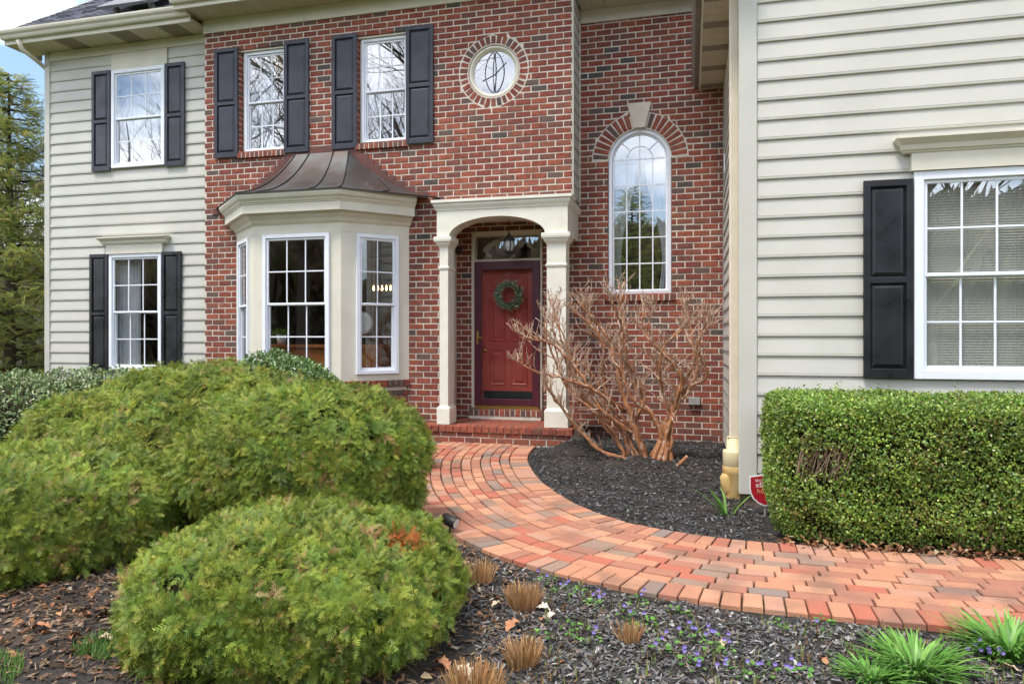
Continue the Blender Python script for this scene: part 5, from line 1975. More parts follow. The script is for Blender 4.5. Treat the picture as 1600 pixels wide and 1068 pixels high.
tag(TW.build('twigs', pmat('myrtle_twig', (.45, .28, .18), (.32, .19, .12), 20, .7, c3=(.54, .43, .34), s3=25, f3=(.5, .65)), myrtle), kind='stuff')

# ------------------------------------------------------------------ mulch chips, litter, dead leaves
CHIPT = [(np.array([(-.5, -.10, 0), (.5, -.13, .03), (.48, .12, .05), (-.47, .14, .02), (0, 0, .09)], float), np.array([(0, 1, 4), (1, 2, 4), (2, 3, 4), (3, 0, 4)]), np.zeros(5)),
         (np.array([(-.5, -.16, .02), (.4, -.2, 0), (.5, .16, .06), (-.4, .2, .03)], float), np.array([(0, 1, 2), (0, 2, 3)]), np.zeros(4)),
         (np.array([(-.5, -.05, 0), (.5, -.06, .06), (.5, .05, .05), (-.5, .06, .02)], float), np.array([(0, 1, 2), (0, 2, 3)]), np.zeros(4))]
def chips(name, n, x0, x1, y0, y1, cols, size, parent, mat='chip', cond=None, flat=.35, lift=.004):
    P = np.stack([RNG.uniform(x0, x1, n), RNG.uniform(y0, y1, n)], 1)
    off = path_offset(P[:, 0], P[:, 1])
    ok = (off < -.025) | (off > PW + .03)
    if cond is not None: ok &= cond(P[:, 0], P[:, 1])
    P = P[ok]
    k = len(P)
    z = bed_z(P[:, 0], P[:, 1]) + RNG.uniform(-.002, .012, k) + lift
    a = RNG.uniform(0, 2 * pi, k)
    D = np.stack([np.cos(a), np.sin(a), RNG.normal(0, flat, k)], 1)
    U = norm(np.stack([RNG.normal(0, flat, k), RNG.normal(0, flat, k), np.ones(k)], 1))
    S = RNG.uniform(.55, 1.5, k) * size
    V, T, tc_ = scatter(CHIPT, np.column_stack([P, z]), D, U, S, pal(k, *cols))
    return tag(np_object(name, V, T, M[mat], parent, tc_), kind='stuff')
BLK = ([(.032, .031, .031), (.064, .062, .062), (.125, .122, .120), (.020, .019, .019), (.25, .24, .23), (.13, .095, .07)], [34, 28, 17, 12, 6, 3])
NEAR = ([(.058, .054, .051), (.105, .098, .092), (.185, .175, .163), (.038, .035, .033), (.31, .29, .27), (.19, .14, .10)], [28, 26, 18, 12, 7, 9])
BRN = ([(.10, .06, .035), (.16, .10, .06), (.055, .04, .028), (.24, .17, .11), (.30, .23, .17), (.20, .09, .04)], [26, 24, 22, 14, 6, 8])
chips('mulch', 40000, -2.2, .55, 5.0, 9.45, BLK, .025, bedo, cond=lambda x, y: ~((x > -1.9) & (x < -1.4) & (y > 8.9)))
chips('mulch', 60000, -1.6, 2.6, 2.2, 4.75, NEAR, .025, bedo, cond=lambda x, y: (x > -1.15 + (3.4 - y) * .55) & (np.random.default_rng(1).random(len(x)) < np.clip(.35 + (x + 1.3) * .8, 0, 1)))
chips('litter', 22000, -4.4, .4, 2.1, 4.6, BRN, .034, bedo, 'dry', cond=lambda x, y: (np.random.default_rng(2).random(len(x)) < np.clip(.75 - (x + 1.15) * .9, .02, 1)), flat=.25)
chips('litter', 2600, .4, 3.2, 4.86, 5.2, BRN, .03, bedo, 'dry')

def dead_leaf(loc, size, rz, lab, col):
    """curled oak-like leaf"""
    mb = MB()
    prof = [(0, .03), (.12, .10), (.22, .26), (.32, .17), (.42, .34), (.54, .22), (.66, .36), (.78, .18), (.90, .14), (1.0, .02)]
    for i, (x, w2) in enumerate(prof):
        zc = .16 * sin(x * pi) + .05 * sin(i * 2.1 + rz)
        mb.v += [(x - .5, -w2, zc + .10 * w2 / .3 + .03 * sin(i * 1.3)), (x - .5, 0, zc - .02), (x - .5, w2, zc + .14 * w2 / .3 - .03 * sin(i))]
    for i in range(len(prof) - 1):
        a = 3 * i
        mb.f += [(a, a + 3, a + 4, a + 1), (a + 1, a + 4, a + 5, a + 2)]; mb.m += [0, 0]
    mb.v = [tuple(Vector(p) * size) for p in mb.v]
    o = bpy.data.objects.new('fallen_leaf', mb.mesh('fallen_leaf', col, True))
    o.location = loc
    o.rotation_euler = (random.gauss(0, .25), random.gauss(0, .2), rz)
    link(o)
    return tag(o, lab, 'leaf', 'fallen leaves')
LC = [pmat('leaf_rust', (.42, .20, .10), (.33, .13, .06), 30, .8), pmat('leaf_tan', (.52, .40, .26), (.44, .32, .20), 30, .8), pmat('leaf_cream', (.66, .58, .45), (.58, .48, .36), 30, .8), pmat('leaf_brown', (.22, .10, .05), (.16, .07, .035), 30, .8)]
LEAVES = [(802, 984, .10, 0, 'rust-coloured fallen leaf between the two middle grass stubs'), (849, 956, .075, 2, 'cream fallen leaf beside the largest grass stub'), (861, 967, .05, 2, 'small cream leaf lying right of a larger cream leaf'),
          (776, 953, .06, 1, 'narrow tan leaf left of the largest grass stub'), (845, 974, .045, 0, 'small rust leaf below the cream leaves'), (1285, 1040, .07, 0, 'rust leaf among the sprouts left of the daylilies'),
          (62, 985, .10, 0, 'rust leaf in the litter under the left yew'), (160, 970, .09, 3, 'brown leaf in the shade under the left yew'), (165, 1005, .08, 1, 'tan leaf on bare soil beside the nearest yew'),
          (195, 1003, .06, 0, 'rust leaf touching the nearest yew'), (28, 905, .09, 0, 'rust leaf caught at the skirt of the left yew'), (690, 1050, .10, 0, 'rust leaf at the foot of the front grass stub'),
          (725, 1058, .09, 2, 'pale curled leaf in front of the front grass stub'), (640, 1000, .08, 3, 'brown leaf beside the nearest yew on the right'), (700, 925, .08, 0, 'rust leaf between yew and small grass stub'),
          (1575, 1052, .08, 1, 'tan leaf at the lower right corner'), (1130, 1010, .05, 1, 'tan leaf among the violets'), (1122, 690, .07, 3, 'brown leaf by the siding corner'), (1130, 717, .07, 0, 'rust leaf on black mulch by the side wall')]
for (u, v, s, ci, lab) in LEAVES:
    p = gnd(u, v)
    p = gnd(u, v, float(bed_z(p.x, p.y)))
    dead_leaf((p.x, p.y, float(bed_z(p.x, p.y)) + .018), s, random.uniform(0, 6), lab, LC[ci])
# loose leaves under the hedge and yews: uncountable
dl = []
n = 420
P = np.stack([RNG.uniform(.6, 3.0, n), RNG.uniform(4.93, 5.14, n), RNG.uniform(.03, .075, n)], 1)
n2 = 520
P2 = np.stack([RNG.uniform(-4.0, -.85, n2), RNG.uniform(2.2, 4.6, n2)], 1)
o2 = path_offset(P2[:, 0], P2[:, 1])
P2 = P2[o2 > PW + .03]
P = np.concatenate([P, np.column_stack([P2, bed_z(P2[:, 0], P2[:, 1]) + .015])])
k = len(P)
a = RNG.uniform(0, 6.3, k)
V, T, tc_ = scatter([ovate(1, .6, .25, .3), ovate(1, .45, .2, -.2)], P, np.stack([np.cos(a), np.sin(a), RNG.normal(0, .3, k)], 1), norm(np.stack([RNG.normal(0, .4, k), RNG.normal(0, .4, k), np.ones(k)], 1)), RNG.uniform(.025, .06, k), pal(k, [(.26, .12, .06), (.36, .20, .10), (.16, .08, .045), (.42, .30, .18)], [4, 3, 3, 2]))
tag(np_object('leaf_litter', V, T, M['dry'], None, tc_), 'small brown leaves scattered under the hedge and yews', 'leaf litter', kind='stuff')

# ------------------------------------------------------------------ grass stubs, daylilies, sprouts, violets
def blades(n, r0, L, spread, wd, cols, seg=4, bend=.5, seed=0, straight=False):
    rg = np.random.default_rng(seed)
    v, t, c = [], [], []
    cols_ = pal(n, *cols)
    for i in range(n):
        a, rr2 = rg.uniform(0, 2 * pi), r0 * sqrt(rg.random())
        p = np.array([rr2 * cos(a), rr2 * sin(a), 0.])
        lean = spread * (rr2 / max(r0, 1e-6)) * rg.uniform(.5, 1.1) + rg.normal(0, .08)
        d = np.array([cos(a) * lean, sin(a) * lean, 1.0]); d /= np.linalg.norm(d)
        s = np.cross(d, [cos(a), sin(a), 0.2]); s /= max(1e-6, np.linalg.norm(s))
        if straight:
            a2 = rg.uniform(0, pi); s = np.array([cos(a2), sin(a2), 0])
        l = L * rg.uniform(.6, 1.1)
        o = len(v)
        for k2 in range(seg + 1):
            f2 = k2 / seg
            q = p + d * l * f2 + np.array([cos(a), sin(a), 0]) * bend * l * f2 * f2 * rg.uniform(.7, 1.2) - np.array([0, 0, 1]) * bend * .55 * l * f2 ** 2.4
            ww = wd * (1 - f2 ** 2.2) if not straight else wd * (1 - .3 * f2)
            v += [q - s * ww * .5, q + s * ww * .5]
            c += [cols_[i]] * 2
        for k2 in range(seg):
            b = o + 2 * k2
            t += [(b, b + 1, b + 3), (b, b + 3, b + 2)]
    return np.array(v), np.array(t), np.array(c)

TAN = ([(.46, .26, .11), (.36, .19, .075), (.56, .36, .18), (.28, .14, .06)], [4, 4, 3, 2])
TUFTS = [(818, 950, .066, .135, 420, 'largest tan clump of cut grass beside the cream leaf'), (817, 1043, .056, .12, 400, 'tan clump of cut grass below the rust leaf'), (983, 1008, .04, .10, 130, 'thin straw clump of cut grass among the sprouts'),
         (752, 912, .05, .14, 200, 'small tan grass clump tucked against the yew'), (742, 1090, .10, .11, 420, 'wide tan grass clump at the bottom edge')]
for i, (u, v, r, L, n, lab) in enumerate(TUFTS):
    p = gnd(u, v)
    root = empty('cut_grass_clump', (p.x, p.y, float(bed_z(p.x, p.y))), lab, 'grass clump', 'cut back ornamental grass clumps')
    V, T, tc_ = blades(n, r, L, .38, .0042, TAN, 2, .05, i, True)
    tag(np_object('stalks', V + np.array([p.x, p.y, float(bed_z(p.x, p.y)) - .01]), T, M['dry'], root, tc_), kind='stuff')
LILY = ([(.13, .30, .045), (.09, .22, .035), (.19, .38, .07), (.24, .42, .11)], [4, 3, 3, 1])
for i, (u, v, r, L, n, lab) in enumerate([(1432, 1050, .10, .18, 240, 'left daylily clump of fresh green blades by the walk'), (1362, 1062, .075, .13, 150, 'low daylily clump touching the left one'), (1578, 1020, .12, .205, 260, 'right daylily clump of fresh green blades at the picture edge')]):
    p = gnd(u, v)
    root = empty('daylily', (p.x, p.y, float(bed_z(p.x, p.y))), lab, 'plant', 'daylily clumps along the walk')
    V, T, tc_ = blades(n, r, L, .85, .0155, LILY, 6, .62, 20 + i)
    tag(np_object('blades', V + np.array([p.x, p.y, float(bed_z(p.x, p.y)) - .01]), T, M['leaf'], root, tc_), kind='stuff')
p = gnd(1136, 806)
root = empty('bulb_plant', (p.x, p.y, float(bed_z(p.x, p.y))), 'young bulb leaves sprouting beside the tan drain pipe', 'plant')
bz_ = float(bed_z(p.x, p.y))
for i in range(11):
    V, T, tc_ = blades(1, .045, .30, .55, .026, LILY, 6, .45, 60 + i)
    np_object('blade', V + np.array([p.x + random.gauss(0, .015), p.y, bz_ - .01]), T, M['leaf'], root, tc_)
# spear-like sprouts over the near bed
n = 620
P = np.stack([RNG.uniform(-.75, 2.3, n * 3), RNG.uniform(2.35, 4.2, n * 3)], 1)
off = path_offset(P[:, 0], P[:, 1])
ok = (off > PW + .04) & (vnoise(P[:, 0], P[:, 1], 2.0, 4) > -.25)
P = P[ok][:n]
VV, TT, CC = [], [], []
o = 0
for i, (x, y) in enumerate(P):
    V, T, tc_ = blades(random.choice((1, 2, 3)), .012, random.uniform(.03, .085), .3, .0065, ([(.22, .26, .07), (.25, .13, .06), (.16, .24, .06), (.34, .30, .13)], [4, 3, 3, 2]), 2, .1, 1000 + i, False)
    VV.append(V + np.array([x, y, float(bed_z(x, y))])); TT.append(T + o); CC.append(tc_); o += len(V)
tag(np_object('sprouts', np.concatenate(VV), np.concatenate(TT), M['leaf'], None, np.concatenate(CC)), 'spear-like lily sprouts poking through the near mulch', 'sprouts', kind='stuff')
# violets: a rosette of round leaves and a few purple flowers
VIOLETF = pmat('violet_petal', (.24, .17, .52), (.34, .26, .62), 60, .6)
VL = [(712 + 140, 900, 2, 'violet by the walk edge above the largest grass stub'), (880, 925, 3, 'violet with two blossoms right of the largest grass stub'), (932, 946, 5, 'full violet with a cluster of bright blossoms'), (905, 932, 0, 'leafy violet without blossoms left of the bright cluster'),
      (1002, 944, 2, 'violet with one blossom in the open mulch'), (978, 968, 2, 'small violet near the straw clump'), (886, 992, 0, 'flowerless violet right of the rust leaf'), (848, 1004, 0, 'flowerless violet touching the lower grass clump'),
      (922, 1002, 2, 'violet with a single blossom below the straw clump'), (1075, 1000, 6, 'violet with a row of blossoms left of the sprouts'), (1110, 1012, 4, 'violet with blossoms and glossy leaves'), (1035, 1022, 3, 'violet with drooping blossoms'),
      (1082, 1045, 5, 'violet with large blossoms near the bottom edge'), (1135, 1020, 3, 'violet below the sprouts in the near bed'), (1140, 1055, 3, 'violet at the bottom edge with pale blossoms'), (1182, 1058, 3, 'violet at the bottom edge beneath the sprouts'),
      (1220, 1062, 3, 'violet at the bottom edge left of the daylilies'), (1255, 1064, 2, 'violet beside the low daylily clump'), (1285, 968, 1, 'violet with one blossom against the brick edge'), (1215, 985, 0, 'bright leafy violet without blossoms by the sprouts'),
      (1530, 1035, 4, 'violet with blossoms below the right daylily'), (1555, 1040, 4, 'violet with the darkest blossoms at lower right'), (1522, 1012, 2, 'violet peeking from under the right daylily'), (812, 1040, 0, 'leafy rosette left of the lower grass clump'),
      (700, 905, 0, 'leafy rosette at the skirt of the nearest yew'), (1010, 985, 1, 'tiny violet between straw clump and sprouts'), (1060, 965, 0, 'low leafy violet in the middle of the bed')]
for i, (u, v, nf, lab) in enumerate(VL):
    p = gnd(u, v)
    z = float(bed_z(p.x, p.y))
    if -.03 < float(path_offset(np.array([p.x]), np.array([p.y]))[0]) < PW + .03: p = gnd(u, v + 14)
    root = empty('violet_plant', (p.x, p.y, z), lab, 'flower', 'violets in the near bed')
    n = random.randint(9, 16)
    a = RNG.uniform(0, 6.3, n)
    rr2 = RNG.uniform(.01, .06, n)
    P = np.stack([p.x + rr2 * np.cos(a), p.y + rr2 * np.sin(a), z + RNG.uniform(.012, .045, n)], 1)
    V, T, tc_ = scatter([ovate(1, .85, .12, .15)], P, np.stack([np.cos(a), np.sin(a), RNG.uniform(-.1, .5, n)], 1), norm(np.stack([RNG.normal(0, .3, n), RNG.normal(0, .3, n), np.ones(n)], 1)), RNG.uniform(.017, .032, n), pal(n, [(.10, .25, .04), (.15, .32, .05), (.07, .17, .03)], [3, 3, 2]))
    tag(np_object('leaves', V, T, M['leaf'], root, tc_), kind='stuff')
    for k2 in range(nf):
        fp = Vector((p.x + random.gauss(0, .03), p.y + random.gauss(0, .025), z + random.uniform(.05, .085)))
        mb = MB()
        for q in range(5):
            t = 2 * pi * q / 5 + .3
            d = Vector((cos(t), -.35, sin(t) * .9)).normalized()
            s_ = Vector((-sin(t), 0, cos(t)))
            L = .0105
            mb.add([fp, fp + d * L * .6 + s_ * .006, fp + d * L, fp + d * L * .6 - s_ * .006], [(0, 1, 2, 3)])
        mb.build('blossom', VIOLETF, root)

# small weeds and turf at the lower left
def turf(name, n, x0, x1, y0, y1, cond, lab, L=.06, cols=([(.10, .21, .04), (.14, .26, .05), (.19, .26, .08), (.07, .15, .03)], [3, 3, 2, 2])):
    P = np.stack([RNG.uniform(x0, x1, n), RNG.uniform(y0, y1, n)], 1)
    P = P[cond(P[:, 0], P[:, 1])]
    k = len(P)
    z = bed_z(P[:, 0], P[:, 1])
    a = RNG.uniform(0, 6.3, k)
    T_ = (np.array([(0, -.05, 0), (0, .05, 0), (.5, -.035, .04), (.5, .035, .04), (1, 0, -.05)], float), np.array([(0, 1, 3), (0, 3, 2), (2, 3, 4)]), np.zeros(5))
    V, T, tc_ = scatter([T_], np.column_stack([P, z]), np.stack([np.cos(a) * .5, np.sin(a) * .5, np.ones(k)], 1), np.stack([np.cos(a), np.sin(a), -np.ones(k) * .3], 1), RNG.uniform(.5, 1.2, k) * L, pal(k, *cols))
    return tag(np_object(name, V, T, M['leaf'], None, tc_), lab, 'grass', kind='stuff')
turf('grass', 26000, -4.6, -1.4, 2.03, 2.75, lambda x, y: (vnoise(x, y, 3.1, 5) > .0 + (y - 2.28) * 2.0), 'short green lawn grass creeping into the bed at lower left')
turf('weeds', 900, -1.75, .4, 5.3, 8.2, lambda x, y: (vnoise(x, y, 4.0, 9) > .62), 'small green weeds sprouting in the black mulch', .035)

# ------------------------------------------------------------------ trees
def limb(mb, p, d, L, r, lev, maxlev, spread=.55, up=.12, nseg=5, kids=(2, 4)):
    pts = [Vector(p)]
    d = Vector(d).normalized()
    for i in range(nseg):
        d = (d + Vector((random.gauss(0, .13), random.gauss(0, .13), random.gauss(up * .3, .08)))).normalized()
        pts.append(pts[-1] + d * (L / nseg))
    mb.tube(pts, [r * (1 - .62 * i / nseg) for i in range(nseg + 1)], 7 if lev == 0 else (5 if lev < 3 else 3), cap=False)
    if lev < maxlev:
        for i in range(2 if lev == 0 else 1, nseg + 1):
            for _ in range(random.randint(*kids) if lev < 2 else random.randint(1, 2)):
                ax_ = Vector((random.gauss(0, 1), random.gauss(0, 1), random.gauss(.1, .5))).normalized()
                dd = (d * (1 - spread * .5) + ax_ * spread + Vector((0, 0, up))).normalized()
                limb(mb, pts[i], dd, L * random.uniform(.42, .68), r * (1 - .62 * i / nseg) * random.uniform(.45, .65), lev + 1, maxlev, spread, up, max(3, nseg - 1), kids)
def bare_tree(x, y, h, lab, seed, maxlev=4, r=.2):
    random.seed(seed)
    root = empty('bare_tree', (x, y, -.05), lab, 'tree', 'bare trees around the yard')
    tr_ = MB()
    top = Vector((x + random.gauss(0, .3), y + random.gauss(0, .3), h * .42))
    tr_.tube([(x, y, -.1), (x, y, .3), (x * .5 + top.x * .5, y * .5 + top.y * .5, h * .22), top], [r * 1.5, r * 1.1, r * .9, r * .7], 10)
    tr_.build('trunk', M['barkgrey'], root, True)
    cr_ = MB()
    for i in range(6):
        a = 2 * pi * i / 6 + random.random()
        b = Vector((x, y, h * .2)).lerp(top, .35 + .65 * (i / 5))
        limb(cr_, b, Vector((cos(a) * .75, sin(a) * .75, random.uniform(.5, 1.0))), h * random.uniform(.30, .42), r * .5, 1, maxlev, .6, .10, 5, (1, 2))
    limb(cr_, top, (0, 0, 1), h * .45, r * .65, 1, maxlev, .6, .1, 6, (2, 3))
    cr_.build('crown', M['barkgrey'], root)
    return root
bare_tree(-15.5, -9.5, 16, 'tall bare shade tree mirrored in the windows above the bay', 31, 4, .28)
bare_tree(-10.5, -12.5, 17, 'tall bare shade tree mirrored in the round window', 32, 4, .30)
bare_tree(-19.5, -6.0, 15, 'tall bare tree mirrored in the upper left window', 33, 4, .25)
bare_tree(6.5, -9.5, 12, 'bare yard tree mirrored in the right wing window', 34, 4, .24)
for i, (u, Y, h, lab) in enumerate([(30, 17, 8, 'slender bare tree behind the conifer by the house corner'), (62, 21, 8, 'thin bare tree just past the house corner'), (5, 24, 10, 'taller bare tree behind the conifer'), (48, 27, 9, 'farthest bare tree beyond the house corner')]):
    bare_tree(ux(u, Y), Y, h, lab, 40 + i, 4, .10)

FR = [sprig(10, 40, .24, .055, .25, s + 20) for s in range(3)]
def conifer(x, y, h, rad, lab, seed, n=5200, size=.20, group='conifers', cols=None, zlo=.25):
    random.seed(seed)
    rg = np.random.default_rng(seed)
    root = empty('conifer_tree', (x, y, -.05), lab, 'tree', group)
    mb = MB()
    mb.tube([(x, y, -.1), (x + .03, y, h * .4), (x, y, h * .98)], [.13 * h / 7, .09 * h / 7, .01], 8)
    mb.build('trunk', M['barkgrey'], root, True)
    br = MB()
    P, D = [], []
    nb = int(20 * h)
    for i in range(nb):
        f2 = (i + rg.random()) / nb
        z = zlo + (h - zlo) * f2
        a = i * 2.399 + rg.normal(0, .3)
        L = rad * (1 - f2) ** .75 * rg.uniform(.55, 1.18) + .12
        tip = Vector((x + L * cos(a), y + L * sin(a), z + L * rg.uniform(.05, .38) - .1))
        b = Vector((x, y, z - .15 * L))
        mid = b.lerp(tip, .55) + Vector((0, 0, -.07 * L))
        br.tube([b, mid, tip], [.018 + .01 * L, .012, .004], 4, cap=False)
        m = int(n / nb * (.35 + 1.6 * (1 - f2)))
        for k2 in range(m):
            s = rg.random() ** .6
            q = (b.lerp(mid, s / .55) if s < .55 else mid.lerp(tip, (s - .55) / .45))
            ang = a + rg.normal(0, .75)
            P.append((q.x + rg.normal(0, .05 + .07 * L), q.y + rg.normal(0, .05 + .07 * L), q.z + rg.normal(0, .07)))
            D.append((cos(ang), sin(ang), rg.normal(.1, .35)))
    br.build('branches', M['barkdark'], root)
    P, D = np.array(P), np.array(D)
    k = len(P)
    U = norm(np.stack([rg.normal(0, .5, k), rg.normal(0, .5, k), np.ones(k)], 1))
    cols = cols or ([(.33, .37, .10), (.24, .30, .085), (.43, .44, .13), (.16, .20, .07), (.42, .34, .14)], [30, 26, 20, 14, 10])
    C = pal(k, *cols)
    V, T, tc_ = scatter(FR, P, norm(D), U, rg.uniform(.7, 1.3, k) * size, C, C * 1.35)
    tag(np_object('crown', V, T, M['needle'], root, tc_), kind='stuff')
    return root
conifer(ux(14, 9.7), 9.7, 6.05, 1.62, 'feathery dark conifer rising beside the left house corner', 51, 9500, .21)
conifer(-2.6, -13.0, 8.2, 2.2, 'conifer across the yard mirrored in the arched window', 52, 2600, .42)
conifer(1.6, -14.0, 7.4, 2.0, 'smaller conifer across the yard mirrored in the arched window', 53, 2400, .42)
conifer(-22.0, -13.0, 7.0, 2.4, 'conifer across the yard mirrored in the lower left window', 54, 2200, .45)
# distant woods: one tangled mass of brush on a low bank, behind the house and across the yard
def woods(name, x0, x1, y, dy, h, n, lab, seed):
    rg = np.random.default_rng(seed)
    mb = MB()
    nx2 = 40
    vs = []
    for j in range(5):
        for i in range(nx2 + 1):
            xx = x0 + (x1 - x0) * i / nx2
            vs.append((xx, y + dy * j / 4, -.1 + h * .32 * (j / 4) * (1 + .2 * sin(i * .9 + seed))))
    mb.add(vs, [(j * (nx2 + 1) + i, j * (nx2 + 1) + i + 1, (j + 1) * (nx2 + 1) + i + 1, (j + 1) * (nx2 + 1) + i) for j in range(4) for i in range(nx2)])
    b = mb.build('hill', M['litter'])
    tag(b, kind='structure')
    X = rg.uniform(x0, x1, n); s = rg.random(n)
    Z = -.1 + h * .32 * s
    D = np.stack([rg.normal(0, .35, n), rg.normal(0, .35, n), np.ones(n)], 1)
    T_ = (np.array([(0, -.006, 0), (0, .006, 0), (.5, .03, .02), (1, .02, -.03), (.45, .05, .1), (.8, .2, .1), (.5, -.03, -.05), (.85, -.2, -.1)], float), np.array([(0, 1, 2), (0, 2, 3), (2, 4, 5), (2, 6, 7), (4, 5, 3)]), np.zeros(8))
    V, T, tc_ = scatter([T_], np.stack([X, y + dy * s, Z], 1), D, norm(rg.normal(size=(n, 3))), rg.uniform(.4, 1.1, n) * h * .75, pal(n, [(.13, .095, .065), (.19, .145, .10), (.09, .07, .05), (.12, .13, .05)], [4, 4, 3, 2]))
    return tag(np_object(name, V, T, M['dry'], None, tc_), lab, 'woods', kind='stuff')
woods('woodland', -75, -13, 26, 14, 6.5, 16000, 'brown leafless woodland behind the left house corner', 3)
woods('woodland', -60, 110, -27, -14, 10.5, 34000, 'brown leafless woodland across the yard mirrored in the windows', 4)
random.seed(99)

# ================================================================== SMALL THINGS
# hanging porch lantern
LX, LY = ux(795, 9.0), 9.0
LZ = at(795, 402, LY).z
lan = empty('porch_lantern', (LX, LY, LZ), 'black iron lantern hanging in the porch arch', 'lantern')
mb = MB()
mb.lathe([(.005, 0), (.012, .01), (.018, .02), (.010, .035), (.022, .05), (.05, .065), (.055, .075), (.05, .08), (.045, .085)], (LX, LY, LZ), 12)
mb.build('base', M['darkmetal'], lan, True)
mb = MB()
mb.lathe([(.045, .085), (.068, .12), (.074, .165), (.066, .205), (.052, .225)], (LX, LY, LZ), 12)
mb.build('globe', M['lglass'], lan, True)
for q in range(6):
    t = 2 * pi * q / 6
    mb = MB()
    mb.tube([(LX + r * cos(t), LY + r * sin(t), LZ + z) for r, z in ((.047, .08), (.071, .12), (.077, .165), (.069, .205), (.054, .228))], .0075, 5)
    mb.build('rib', M['darkmetal'], lan)
mb = MB()
mb.lathe([(.085, .222), (.088, .23), (.07, .25), (.045, .275), (.03, .285), (.028, .295), (.014, .31), (.008, .33), (.003, .35)], (LX, LY, LZ), 14)
mb.build('cap', M['darkmetal'], lan, True)
mb = MB()
ceil_z = 3.03
zz = LZ + .345
i = 0
while zz < ceil_z - .02:
    t = (i % 2) * pi / 2
    mb.tube([(LX + .008 * cos(t) * cos(a), LY + .008 * sin(t) * cos(a), zz + .011 + .014 * sin(a)) for a in [2 * pi * q / 8 for q in range(9)]], .0022, 4, cap=False)
    zz += .021; i += 1
mb.lathe([(.04, ceil_z - LZ - .0), (.038, ceil_z - LZ - .012), (.012, ceil_z - LZ - .025), (.004, ceil_z - LZ - .03)], (LX, LY, LZ), 12)
mb.build('chain', M['darkmetal'], lan)

# wreath on the storm door
WX, WZ, WY = ux(795.7, 9.36), at(795.7, 461, 9.36).z, 9.352
wre = empty('wreath', (WX, WY, WZ - .22), 'round green leaf wreath hanging on the maroon door', 'wreath')
mb = MB()
mb.tube([(WX + .15 * cos(2 * pi * i / 28), WY, WZ + .15 * sin(2 * pi * i / 28)) for i in range(29)], .028, 7, cap=False)
mb.build('ring', M['barkdark'], wre)
n = 900
t = RNG.uniform(0, 2 * pi, n); a = RNG.uniform(-pi, 0, n)
rr2 = .155 + .055 * np.cos(a) * RNG.uniform(.2, 1, n)
P = np.stack([WX + rr2 * np.cos(t), WY + .03 * np.sin(a), WZ + rr2 * np.sin(t)], 1)
k2 = np.sign(RNG.normal(size=n))
D = np.stack([np.cos(t) * RNG.uniform(-.7, 1, n) - np.sin(t) * .8, -RNG.uniform(.1, .9, n), np.sin(t) * RNG.uniform(-.7, 1, n) + np.cos(t) * .8], 1)
V, T, tc_ = scatter([ovate(1, .38, .1, .1)], P, D, norm(RNG.normal(size=(n, 3)) + np.array([0, -1.2, 0])), RNG.uniform(.028, .055, n), pal(n, [(.20, .26, .16), (.12, .17, .10), (.30, .36, .25), (.44, .48, .38), (.22, .29, .13)], [4, 4, 3, 1.5, 2]))
tag(np_object('leaves', V, T, M['leaf'], wre, tc_), kind='stuff')

# yard sign, shield shaped
SGY = 5.86
sc_ = at(1191, 765, SGY)
sg_root = empty('yard_sign', (sc_.x, SGY, -.03), 'red shield-shaped security sign on a stake beside the hedge', 'sign')
def shield(w2, h2, y, th, cx, cz):
    pts = []
    top = [(-1, .82), (-.55, .90), (0, 1.0), (.55, .90), (1, .82)]
    side = [(1, .1), (.93, -.25), (.75, -.58), (.42, -.84), (0, -1.0), (-.42, -.84), (-.75, -.58), (-.93, -.25), (-1, .1)]
    return [(cx + a * w2, y, cz + b * h2) for a, b in top + side]
SGX = sc_.x + .02
mb = MB(); mb.prism(shield(.118, .128, SGY, 0, SGX, sc_.z), (0, .006, 0)); mb.build('border', M['signwhite'], sg_root)
mb = MB(); mb.prism(shield(.107, .116, SGY - .002, 0, SGX, sc_.z), (0, .0015, 0)); mb.build('face', M['signred'], sg_root)
mb = MB(); mb.box(SGX - .006, SGX + .006, SGY + .007, SGY + .012, -.05, sc_.z - .02); mb.build('stake', M['grey'], sg_root)
def text(body, x, z, size, mat, y):
    cu = bpy.data.curves.new('lettering', 'FONT')
    cu.body = body
    cu.size = size
    cu.align_x = 'CENTER'
    cu.extrude = .0004
    cu.materials.append(mat)
    tmp_ = bpy.data.objects.new('lettering_curve', cu)
    me = bpy.data.meshes.new_from_object(tmp_)
    bpy.data.objects.remove(tmp_)
    bpy.data.curves.remove(cu)
    o = bpy.data.objects.new('lettering', me)
    o.location = (x, y, z)
    o.rotation_euler = (pi / 2, 0, 0)
    link(o, sg_root)
    return o
text('SECURED BY', SGX, sc_.z + .064, .026, M['signwhite'], SGY - .003)
text('xfinity', SGX, sc_.z + .020, .058, M['signwhite'], SGY - .003)
text('home', SGX, sc_.z - .024, .052, M['gold'], SGY - .003)

# path spotlight
sp = gnd(703, 838, .0)
spo = empty('spotlight', (sp.x, sp.y, 0), 'black cylindrical spotlight on the edge of the brick walk', 'spotlight')
ax_ = Vector((.85, -.25, -.22)).normalized()
cz_ = Vector((sp.x, sp.y, .115))
mb = MB()
mb.tube([cz_ - ax_ * .062, cz_ - ax_ * .058, cz_ - ax_ * .045, cz_ + ax_ * .05, cz_ + ax_ * .056], [.02, .032, .040, .042, .042], 16)
mb.build('housing', M['darkmetal'], spo, True)
mb = MB()
mb.tube([cz_ + ax_ * .0562, cz_ + ax_ * .0575], [.034, .034], 16)
mb.build('lens', M['lglass'], spo)
mb = MB()
mb.tube([(sp.x, sp.y, -.06), (sp.x, sp.y, .09)], .008, 8)
mb.build('stake', M['darkmetal'], spo)
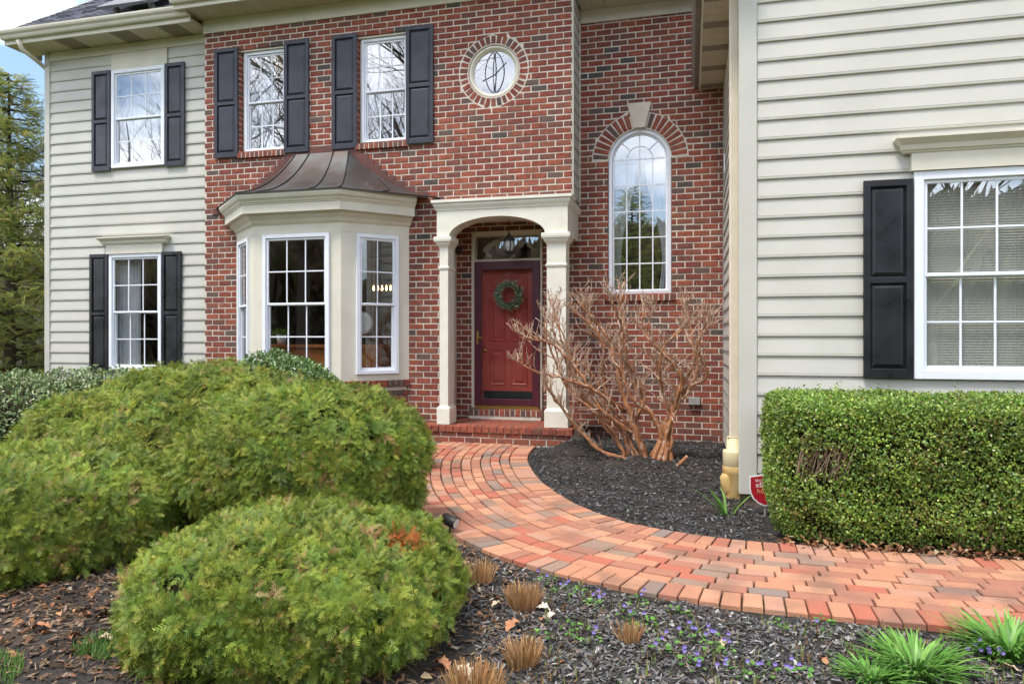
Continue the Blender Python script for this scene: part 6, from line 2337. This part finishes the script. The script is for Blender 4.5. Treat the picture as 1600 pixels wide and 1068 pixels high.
# doorbell camera on the porch wall
mb = MB()
q = at(717, 391, 9.40)
mb.box(q.x - .05, q.x + .04, YR - .07, YR - .004, q.z - .05, q.z + .05)
o = mb.build('porch_camera', M['darkmetal'])
bevel(o, .02, 3)
tag(o, 'small dark camera on the brick beside the porch column', 'camera')

# things seen inside the bay window
TY, TZ = 8.98, 1.33
tb = empty('sideboard', (-4.95, TY, .35), 'orange-brown wooden sideboard seen low through the bay window', 'furniture')
mb = MB(); mb.box(-5.85, -4.08, TY - .30, TY + .36, TZ - .05, TZ); bevel(mb.build('top', M['orangewood'], tb), .008)
mb = MB(); mb.box(-5.80, -4.13, TY - .26, TY + .33, .44, TZ - .051); mb.build('cabinet', M['orangewood'], tb)
for sx in (-5.74, -4.19):
    mb = MB(); mb.box(sx - .04, sx + .04, TY - .24, TY - .14, .352, .439); mb.build('leg', M['orangewood'], tb)
pq = at(440, 522, 8.85)
pl = empty('potted_plant', (pq.x, 8.85, TZ), 'small green plant in a pale pot behind the front bay pane', 'plant')
mb = MB(); mb.lathe([(.001, .004), (.055, .004), (.075, .14), (.068, .14), (.062, .12), (.001, .12)], (pq.x, 8.85, TZ), 14); mb.build('pot', M['signwhite'], pl, True)
V, T, tc_ = blades(60, .05, .20, 1.0, .018, LILY, 4, .6, 77)
tag(np_object('leaves', V + np.array([pq.x, 8.85, TZ + .11]), T, M['leaf'], pl, tc_), kind='stuff')
dq = at(565, 505, 8.98)
mb = MB()
mb.lathe([(.001, .012), (.10, .012), (.155, .020), (.17, .0), (.001, -.012)], (0, 0, 0), 24)
xf(mb, Matrix.Translation((dq.x, 8.98, dq.z)) @ Matrix.Rotation(pi / 2 - .1, 4, 'X'))
pt_ = empty('display_plate', (dq.x, 8.98, dq.z - .17), 'large pale round plate on a stand behind the right bay pane', 'plate')
mb.build('plate', M['signwhite'], pt_, True)
mb = MB(); mb.tube([(dq.x, 9.03, TZ), (dq.x, 9.02, dq.z - .05)], .01, 6); mb.build('stand', M['darkmetal'], pt_)
ch = at(597, 451, 9.9)
cho = empty('chandelier', (ch.x, 9.9, ch.z), 'row of warm lit bulbs seen through the right bay pane', 'chandelier')
mb = MB(); mb.tube([(ch.x - .17, 9.9, ch.z + .06), (ch.x + .17, 9.9, ch.z + .06)], .008, 6); mb.tube([(ch.x, 9.9, ch.z + .06), (ch.x, 9.9, 2.948)], .005, 6); mb.build('bar', M['darkmetal'], cho)
for k2 in range(5):
    mb = MB()
    mb.lathe([(.001, -.03), (.014, -.015), (.017, 0), (.010, .025), (.008, .05)], (ch.x - .14 + k2 * .07, 9.9, ch.z), 8)
    mb.build('bulb', M['bulb'], cho, True)
